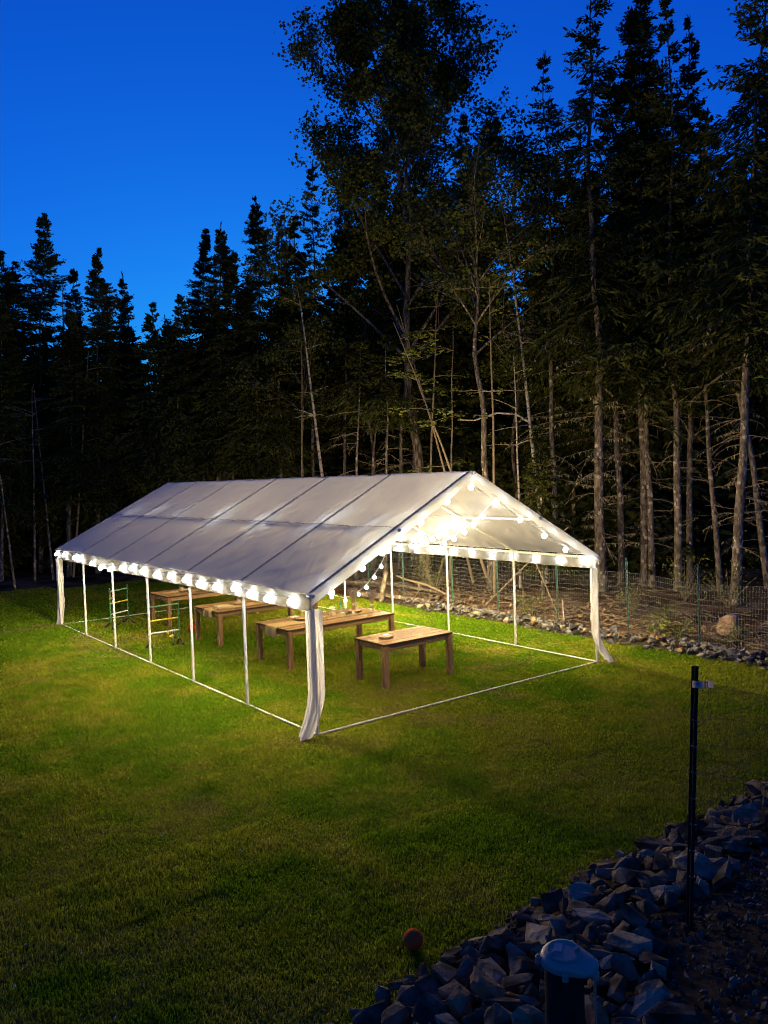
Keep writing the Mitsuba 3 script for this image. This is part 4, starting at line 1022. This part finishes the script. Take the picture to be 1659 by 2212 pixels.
# spruces among the middle woods
conifer(S, 'sparse tall spruce at the left edge of the big leafy crown', 11.74, 18.56, 16.6, 0.051, 0.015, 0.085, 6.0, 1.0, 2.0, 11, (2.0, 6.0, 4, 1.0), gap=0.25)
conifer(S, 'sparse tall spruce seen through the left half of the leafy crown', 12.75, 17.79, 15.9, 0.051, 0.015, 0.085, 5.5, 1.2, 3.2, 12, (2.0, 6.0, 4, 1.0))
conifer(S, 'tallest dark spruce rising behind the middle of the leafy crown', 14.39, 15.28, 23.9, 0.054, 0.013, 0.15, 6.0, 2.0, 4.2, 13, gap=0.1)
conifer(S, 'dark spruce behind the right half of the leafy crown', 17.24, 15.61, 18.7, 0.056, 0.011, 0.12, 5.0, 2.0, 4.0, 14, gap=0.15)
conifer(S, 'dark spruce between the leafy crown and the ragged top', 16.24, 8.86, 13.0, 0.046, 0.019, 0.085, 4.0, 1.9, 5.5, 15, gap=0.2)
conifer(S, 'dark filler spruce behind the close pair', 17.79, 6.42, 14.1, 0.057, 0.011, 0.085, 4.0, 2.4, 7.0, 16, gap=0.1)
conifer(S, 'dark spruce behind the left leaning thin trunk', 19.94, 6.03, 12.8, 0.063, 0.006, 0.10, 3.0, 2.0, 4.6, 17, gap=0.1)
conifer(S, 'tall dark spruce rearmost at the right edge', 21.35, 4.95, 16.4, 0.068, 0.002, 0.10, 3.5, 2.0, 4.6, 18, gap=0.1)
conifer(S, 'dark spruce just left of the leafy crown', 12.35, 21.85, 13.4, 0.056, 0.011, 0.085, 3.0, 1.8, 4.0, 19, gap=0.15)
conifer('fir_tree', 'low fir with flat lit boughs above the tent ridge', 10.23, 13.45, 8.4, 0.061, 0.007, 0.07, 6.0, 1.5, 5.0, 20, (1.5, 6.0, 8, 1.3))
conifer('fir_tree', 'low fir right beside the flat boughed one', 10.42, 12.05, 8.2, 0.061, 0.007, 0.075, 5.6, 1.2, 4.4, 21, (1.5, 6.0, 8, 1.3))
conifer(S, 'lit bare trunk left of the big split trunk', 12.69, 14.07, 12.7, 0.058, 0.010, 0.09, 7.0, 1.5, 4.0, 22, (1.5, 7.0, 8, 1.5))
conifer(S, 'thin bare trunk between the fir and the leaning birch', 11.83, 14.73, 10.3, 0.061, 0.007, 0.06, 6.6, 1.2, 4.0, 23, (1.5, 7.0, 8, 1.4))
conifer('young_fir', 'young green fir just behind the right roof slope', 11.30, 5.90, 4.9, 0.03, 0.02, 0.045, 1.0, 0.95, 5.0, 24, wid=0.05, gap=0.2)
# left hand woods
left = [
 ('spruce with a fine thin top left of the leafy crown', 10.63, 19.41, 14.2, 0.053, 0.014, 0.085, 5.0, 0.9, 2.6, 0.25),
 ('tallest narrow tipped spruce of the left woods', 9.93, 19.94, 15.1, 0.050, 0.015, 0.114, 4.0, 1.75, 4.6, 0.15),
 ('thin trunk left of the tallest narrow tipped spruce', 9.95, 21.18, 12.1, 0.057, 0.010, 0.068, 5.0, 1.3, 4.4, 0.2),
 ('shorter spruce tucked between two twin tops and the tallest', 9.09, 20.58, 13.0, 0.057, 0.011, 0.076, 4.5, 1.0, 4.4, 0.2),
 ('right one of the twin topped spruces', 8.58, 20.97, 14.1, 0.059, 0.009, 0.114, 4.5, 1.15, 5.0, 0.1),
 ('left one of the twin topped spruces', 9.00, 23.15, 14.5, 0.053, 0.013, 0.090, 3.0, 1.4, 5.0, 0.1),
 ('sharp pointed spruce standing alone against the sky', 4.69, 23.94, 13.2, 0.052, 0.014, 0.095, 3.0, 1.5, 5.2, 0.1),
 ('broad ragged spruce highest at the far left', 3.38, 27.45, 15.4, 0.054, 0.013, 0.101, 3.0, 2.2, 4.4, 0.3),
 ('clumpy topped spruce right of the sharp pointed one', 6.47, 26.34, 13.0, 0.055, 0.012, 0.083, 3.0, 1.4, 3.6, 0.35),
 ('small spruce between the ragged and the sharp pointed ones', 5.09, 28.65, 13.5, 0.054, 0.013, 0.085, 3.0, 1.5, 4.4, 0.2),
 ('spruce cut by the left picture edge', 1.75, 27.44, 13.6, 0.050, 0.016, 0.088, 3.0, 1.8, 4.4, 0.2),
 ('low spruce left of the ragged one', 2.66, 29.25, 13.6, 0.058, 0.009, 0.093, 3.0, 1.5, 4.4, 0.2),
 ('short dark spruce in the dip of the left skyline', 7.34, 21.92, 11.2, 0.052, 0.014, 0.057, 3.2, 1.5, 4.4, 0.2),
 ('short dark spruce below the clumpy topped one', 6.41, 22.63, 10.9, 0.054, 0.013, 0.057, 3.2, 1.6, 4.4, 0.2),
 ('short dark spruce below the ragged one', 3.44, 23.65, 10.4, 0.065, -0.003, 0.064, 3.6, 1.6, 4.4, 0.2),
 ('short dark spruce nearest the left picture edge', 1.2, 24.6, 10.8, 0.055, 0.01, 0.064, 3.2, 1.7, 4.4, 0.2),
]
for i, (lab, x, y, Ht, lx, ly, r0, z0, R, dn, gp) in enumerate(left):
    conifer(S, lab, x, y, Ht, lx, ly, r0, z0, R * 1.35, dn * 1.35, 100 + i, (1.0, z0 + 1.0, 4, 1.0) if i < 6 else None, gap=gp, wid=0.07)

def leafy(key, label, x, y, H, lx, ly, r0, z0, spread, limbs, clusters, seed, leaf=0.09, per=10, bark='mat_bark_dark', up_=0.9, sig=0.2, limb_r=0.33, tops=1):
    """broad-leaved tree: trunk, limbs that fork twice, leaf clusters at the ends"""
    r = np.random.default_rng(seed)
    k = thing(key, label, 'tree')
    ax = axis_fn(x, y, H, lx, ly, seed, 0.12)
    part(k, 'trunk', trunk_mesh(ax, H * 0.92, r0, tip=0.02), bark, smooth=True)
    z = z0 + (H * 0.86 - z0) * np.sort(r.uniform(0, 1, limbs) ** 0.9)
    az = np.arange(limbs) * 2.4 + r.normal(0, 0.4, limbs)
    q = (z - z0) / (H - z0)
    ln = spread * (1 - 0.68 * q) * r.uniform(0.75, 1.2, limbs)
    pit = np.clip(up_ + r.normal(0, 0.14, limbs), 0.1, 1.35)
    d = np.stack([np.cos(az) * np.cos(pit), np.sin(az) * np.cos(pit), np.sin(pit)], 1)
    b = ax(z); t = np.linspace(0, 1, 8)[None, :, None]
    P = b[:, None] + d[:, None] * ln[:, None, None] * 1.25 * t + r.normal(0, 0.16, (limbs, 3))[:, None] * ln[:, None, None] * t ** 2 - np.array([0, 0, 0.12]) * ln[:, None, None] * t ** 2
    P += np.cumsum(r.normal(0, 0.03, P.shape), 1) * t
    rad = (r0 * limb_r * (1 - 0.6 * q))[:, None] * np.linspace(1, 0.16, 8)[None] + 0.004
    part(k, 'limb', tubes(P, rad, 5, False), bark, smooth=True, kind='stuff')
    # second order
    m = max(1, clusters // (limbs * 3))
    def fork(P, n, scale, rr):
        B, N = P.shape[:2]
        i = np.repeat(np.arange(B), n); j = r.integers(2, N - 1, len(i))
        s = P[i, j]; tang = unit(P[i, j + 1] - P[i, j])
        L0 = np.linalg.norm(P[i, -1] - P[i, 0], axis=1) * scale * r.uniform(0.5, 1.1, len(i))
        dd = unit(tang + r.normal(0, 0.65, tang.shape) + [0, 0, 0.1])
        tt = np.linspace(0, 1, 5)[None, :, None]
        Q = s[:, None] + dd[:, None] * L0[:, None, None] * tt + r.normal(0, 0.10, dd.shape)[:, None] * L0[:, None, None] * tt ** 2
        return Q, tubes(Q, rr * np.linspace(1, 0.3, 5)[None], 3, False)
    P2, m2 = fork(P, 7, 0.45, 0.016)
    P3, m3 = fork(P2, max(2, clusters // (limbs * 7)), 0.5, 0.006)
    part(k, 'twig', join([m2, m3]), bark, kind='stuff')
    ends = np.vstack([P3[:, -1], P3[:, -3], P2[:, -1]])
    ends = ends[r.permutation(len(ends))[:clusters]]
    c = np.repeat(ends, per, 0) + r.normal(0, sig, (len(ends) * per, 3)) * [1, 1, 0.75]
    a = r.uniform(0, 2 * np.pi, len(c))
    dl = np.stack([np.cos(a), np.sin(a), r.normal(-0.45, 0.4, len(c))], 1)
    sz = leaf * r.uniform(0.65, 1.25, len(c))
    part(k, 'crown', blades(c, c + unit(dl) * sz[:, None], sz * 0.85, r, flat=0.4), 'mat_leaf')
    return k

leafy('broadleaf_tree', 'huge leafy tree with a split dark trunk rising over the middle of the woods', 12.12, 12.00, 21.2, 0.0, 0.054, 0.20, 7.0, 5.2, 26, 3600, 31, leaf=0.12, per=19, sig=0.14)
leafy('broadleaf_tree', 'leafy tree with a pale upright trunk behind the tent gable', 11.13, 7.75, 13.5, 0.010, 0.046, 0.125, 6.0, 3.2, 14, 800, 32, leaf=0.11, per=9, bark='mat_bark', sig=0.2)
leafy('broadleaf_tree', 'thin feathery leafed tree in the left skyline dip', 7.32, 23.18, 11.6, 0.056, 0.011, 0.05, 6.5, 1.2, 9, 160, 33, leaf=0.11, per=7, up_=1.1)
leafy('broadleaf_tree', 'leafy tree merging into the left flank of the huge crown', 12.6, 15.6, 14.0, 0.03, 0.03, 0.09, 6.0, 2.6, 12, 1200, 34, leaf=0.15, per=10)
leafy('broadleaf_tree', 'leafy tree filling the gap right of the huge crown', 15.4, 10.6, 13.2, 0.03, 0.03, 0.09, 5.5, 2.4, 14, 1100, 35, leaf=0.12, per=12, sig=0.17)
leafy('broadleaf_tree', 'low leafy tree lit faintly left of the fir', 10.6, 17.3, 10.4, 0.04, 0.02, 0.06, 5.0, 2.0, 9, 330, 36, leaf=0.11, per=8)

def sapling(label, base, top, r0, leaves, seed, leaf=0.10, bend=0.5, key='sapling', bark='mat_twig', lo=0.45, reach=1.1, extra=()):
    r = np.random.default_rng(seed)
    k = thing(key, label, 'tree')
    base, top = np.array(base, float), np.array(top, float)
    t = np.linspace(0, 1, 14)[:, None]
    mid = (base + top) / 2 + [0, 0, bend]
    ax = base * (1 - t) ** 2 + mid * 2 * t * (1 - t) + top * t ** 2 + np.cumsum(r.normal(0, 0.02, (14, 3)), 0) * t
    part(k, 'trunk', tubes(ax, r0 * np.linspace(1, 0.22, 14), 7), bark, smooth=True)
    n = 10
    i = r.integers(int(14 * lo), 13, n); az = r.uniform(0, 2 * np.pi, n); ln = reach * r.uniform(0.4, 1.1, n)
    d = np.stack([np.cos(az), np.sin(az), r.uniform(0.0, 0.5, n)], 1)
    tt = np.linspace(0, 1, 6)[None, :, None]
    Q = ax[i][:, None] + d[:, None] * ln[:, None, None] * tt - np.array([0, 0, 0.15]) * ln[:, None, None] * tt ** 2
    part(k, 'twig', tubes(Q, r0 * 0.28 * np.linspace(1, 0.3, 6)[None], 4, False), bark, kind='stuff')
    for e in extra:
        part(k, 'limb', tubes(np.array(e, float), r0 * np.linspace(0.6, 0.25, len(e)), 6), bark, smooth=True)
        Q = np.vstack([Q, np.array(e, float)[np.linspace(0, len(e) - 1, 6).astype(int)][None]])
    if leaves:
        i = r.integers(0, len(Q), leaves); j = r.integers(2, 6, leaves)
        c = Q[i, j] + r.normal(0, 0.11, (leaves, 3)) * [1, 1, 0.5]
        a = r.uniform(0, 2 * np.pi, leaves)
        dl = unit(np.stack([np.cos(a), np.sin(a), r.normal(-0.3, 0.3, leaves)], 1))
        sz = leaf * r.uniform(0.6, 1.25, leaves)
        L3 = []
        for off in (-0.55, 0.0, 0.55):     # three lobes
            ca, sa = math.cos(off), math.sin(off)
            dd = np.stack([dl[:, 0] * ca - dl[:, 1] * sa, dl[:, 0] * sa + dl[:, 1] * ca, dl[:, 2]], 1)
            L3.append(blades(c, c + dd * (sz * (1.0 if off == 0 else 0.8))[:, None], sz * 0.5, r, flat=0.85))
        part(k, 'crown', join(L3), 'mat_leaf_lit')
    return k

sapling('slender birch with an arching side limb behind the right roof slope', (13.0, 7.2, 0), (12.4, 8.1, 12.0), 0.075, 120, 41, bend=0.2, bark='mat_birch', lo=0.6, key='birch_tree',
        extra=[[(12.80, 7.55, 5.05), (12.5, 7.9, 5.35), (12.1, 8.3, 5.4), (11.6, 8.8, 5.2), (11.3, 9.2, 5.25)]])
sapling('maple sapling leaning far left across the big pale trunk, with lit leaves', (10.75, 7.55, 0.5), (9.4, 9.9, 8.2), 0.05, 520, 42, leaf=0.14, bend=0.6, lo=0.45, reach=1.3)
sapling('second maple sapling leaning left above the tent ridge', (11.2, 8.6, 0.2), (10.2, 10.7, 9.0), 0.045, 420, 43, leaf=0.13, bend=0.5, lo=0.4, reach=1.2)
sapling('thin straight sapling right of the pale upright trunk', (10.49, 6.99, 0), (10.95, 7.2, 9.5), 0.05, 140, 44, bend=0.0, lo=0.5)
sapling('thin sapling right of the big split trunk', (11.53, 11.2, 0), (12.3, 11.1, 10.0), 0.055, 160, 45, bend=0.0, lo=0.5)
sapling('slim sapling between split trunk and pale trunk', (11.48, 9.99, 0), (12.0, 10.1, 8.2), 0.045, 120, 46, bend=0.0, lo=0.5)
sapling('left leaning birch in the dim middle woods', (10.72, 15.58, 0), (10.30, 16.5, 10.8), 0.085, 200, 47, bend=0.2, bark='mat_birch', lo=0.55, key='birch_tree')
sapling('thin sapling left of the leaning birch', (10.29, 17.16, 0), (10.8, 17.3, 11.0), 0.045, 120, 48, bend=0.0, lo=0.6)
sapling('slender lit trunk above the far left tent corner', (3.59, 24.0, 0), (4.0, 24.4, 11.4), 0.10, 160, 49, bend=0.2, bark='mat_bark', lo=0.6, key='birch_tree')
sapling('curved thin sapling beside the slender lit trunk', (3.5, 23.2, 0), (4.6, 23.4, 9.0), 0.05, 60, 50, bend=-0.4, lo=0.6)
sapling('left one of two thin bare stems at the far left', (2.12, 23.4, 0), (2.45, 23.4, 7.5), 0.05, 0, 51, bend=0.0, lo=0.6, bark='mat_bark')
sapling('right one of two thin bare stems at the far left', (2.72, 23.1, 0), (2.55, 23.9, 7.5), 0.05, 0, 52, bend=0.0, lo=0.6, bark='mat_bark')
sapling('bare stem at the left picture edge', (1.0, 21.6, 0), (0.6, 22.0, 6.0), 0.045, 0, 53, bend=0.0, lo=0.6, bark='mat_bark')
sapling('thin pale stem rising above the roof ridge middle', (11.81, 7.23, 0), (12.1, 7.4, 7.0), 0.05, 60, 54, bend=0.0, lo=0.5, bark='mat_birch')
sapling('leafy twig tree reaching in at the right picture edge', (13.2, -0.9, 0), (12.3, 0.0, 8.2), 0.05, 260, 55, leaf=0.14, bend=0.5, lo=0.6, reach=1.0)

# undergrowth
def bush(label, c, R, h, n, seed, leaf=0.07, key='shrub'):
    r = np.random.default_rng(seed)
    k = thing(key, label, 'shrub')
    m = 16
    az = r.uniform(0, 6.28, m); top = np.stack([c[0] + R * np.cos(az) * r.uniform(0.3, 1, m), c[1] + R * np.sin(az) * r.uniform(0.3, 1, m), c[2] + h * r.uniform(0.5, 1, m)], 1)
    b = np.repeat(np.array([c]), m, 0); t = np.linspace(0, 1, 5)[None, :, None]
    Q = b[:, None] * (1 - t) + top[:, None] * t + np.array([0, 0, 0.3 * h]) * t * (1 - t)
    part(k, 'stem', tubes(Q, 0.008 * np.linspace(1, 0.4, 5)[None], 4, False), 'mat_twig', kind='stuff')
    i = r.integers(0, m, n); j = r.integers(1, 5, n)
    q = Q[i, j] + r.normal(0, 0.18 * R, (n, 3)); q[:, 2] = np.maximum(q[:, 2], c[2] + 0.03)
    a = r.uniform(0, 6.28, n); sz = leaf * r.uniform(0.6, 1.3, n)
    part(k, 'foliage', blades(q, q + unit(np.stack([np.cos(a), np.sin(a), r.normal(0, 0.4, n)], 1)) * sz[:, None], sz * 0.65, r, flat=0.6), 'mat_leaf_lit')
bush('tall green bush behind the fence seen under the tent roof', (9.6, 8.6, 0), 0.8, 1.5, 700, 1)
bush('green bush at the foot of the stout lichened trunk', (10.6, 2.4, 0.05), 0.45, 0.8, 300, 2)
bush('low green weeds behind the border stones right of the tent', (8.75, 0.55, 0.0), 0.4, 0.45, 260, 3)
bush('broad leafed weed growing through the fence', (8.5, -0.15, 0.0), 0.32, 0.5, 160, 4, 0.10)
bush('dark bush around the clean pale trunk', (12.6, 2.3, 0.1), 0.7, 1.2, 420, 5)
bush('dark bush left of the boulder', (12.2, 0.9, 0.1), 0.7, 1.1, 420, 6)
bush('leafy bush at the right picture edge behind the fence', (9.9, -1.75, 0.0), 0.55, 1.1, 420, 7, 0.09)
bush('green weed tuft by the middle fence post', (8.9, 4.2, 0.0), 0.4, 0.6, 260, 8)
bush('small weed tuft between fence and boulder', (9.1, -0.9, 0.0), 0.3, 0.4, 160, 9)
bush('grassy tuft on the forest floor behind the second fence bay', (10.2, 1.3, 0.05), 0.4, 0.4, 240, 10)

# far-off wood behind the edge trees: reads as one dark mass
labels['deep_forest'] = {'label': 'unlit spruce wood behind the edge trees', 'category': 'forest', 'kind': 'stuff'}
for q in range(3):
    ax = axis_fn(0, 0, 10, 0, 0, 200 + q)
    scene[f'deep_tree_{q}'] = {'type': 'shapegroup', 'tree': shp(join([trunk_mesh(ax, 10, 0.10, n=8, sides=6), spruce_crown(ax, 10, 0.6, 1.9, 3.0, 210 + q, wid=0.13, gap=0.15)]), 'mat_needle')}
r = np.random.default_rng(77)
di = 0
def deep(x, y, h):
    global di
    di += 1
    scene[f'deep_forest__{di:03d}'] = {'type': 'instance', 'to_world': T().translate([float(x), float(y), 0.0]).rotate([0, 0, 1], float(r.uniform(0, 360))).scale([float(h / 10 * r.uniform(0.9, 1.3))] * 2 + [float(h / 10)]), 'g': {'type': 'ref', 'id': f'deep_tree_{di % 3}'}}
pts = []
for _ in range(6000):
    x, y = r.uniform(-6, 44), r.uniform(-14, 50)
    q = np.array([x, y, 0.0]) - CAM
    d = q @ LOOK; xc = (q @ np.cross(LOOK, UP)) / d
    if abs(xc) > 0.62 or d < 25: continue
    edge_l = y - (25.5 - 0.02 * x); edge_r = x - (15.8 + 0.09 * max(y, 0))
    if max(edge_l, edge_r) < 0 or min(max(edge_l, 0) + 100 * (edge_l < 0), max(edge_r, 0) + 100 * (edge_r < 0)) > 17: continue
    if any((x - a) ** 2 + (y - b_) ** 2 < 1.9 ** 2 for a, b_ in pts): continue
    pts.append((x, y))
    if len(pts) >= 240: break
for x, y in pts:
    q = np.array([x, y, 0.0]) - CAM
    d = q @ LOOK; xc = (q @ np.cross(LOOK, UP)) / d
    lim = 0.20 if xc < -0.12 else 0.36 if xc < 0.14 else 0.30 if xc < 0.23 else 0.37
    h = min(r.uniform(9.5, 13.5) * (1.3 if xc > 0.23 or -0.1 < xc < 0.14 else 1), 3.5 + lim * d)
    deep(x, y, h)
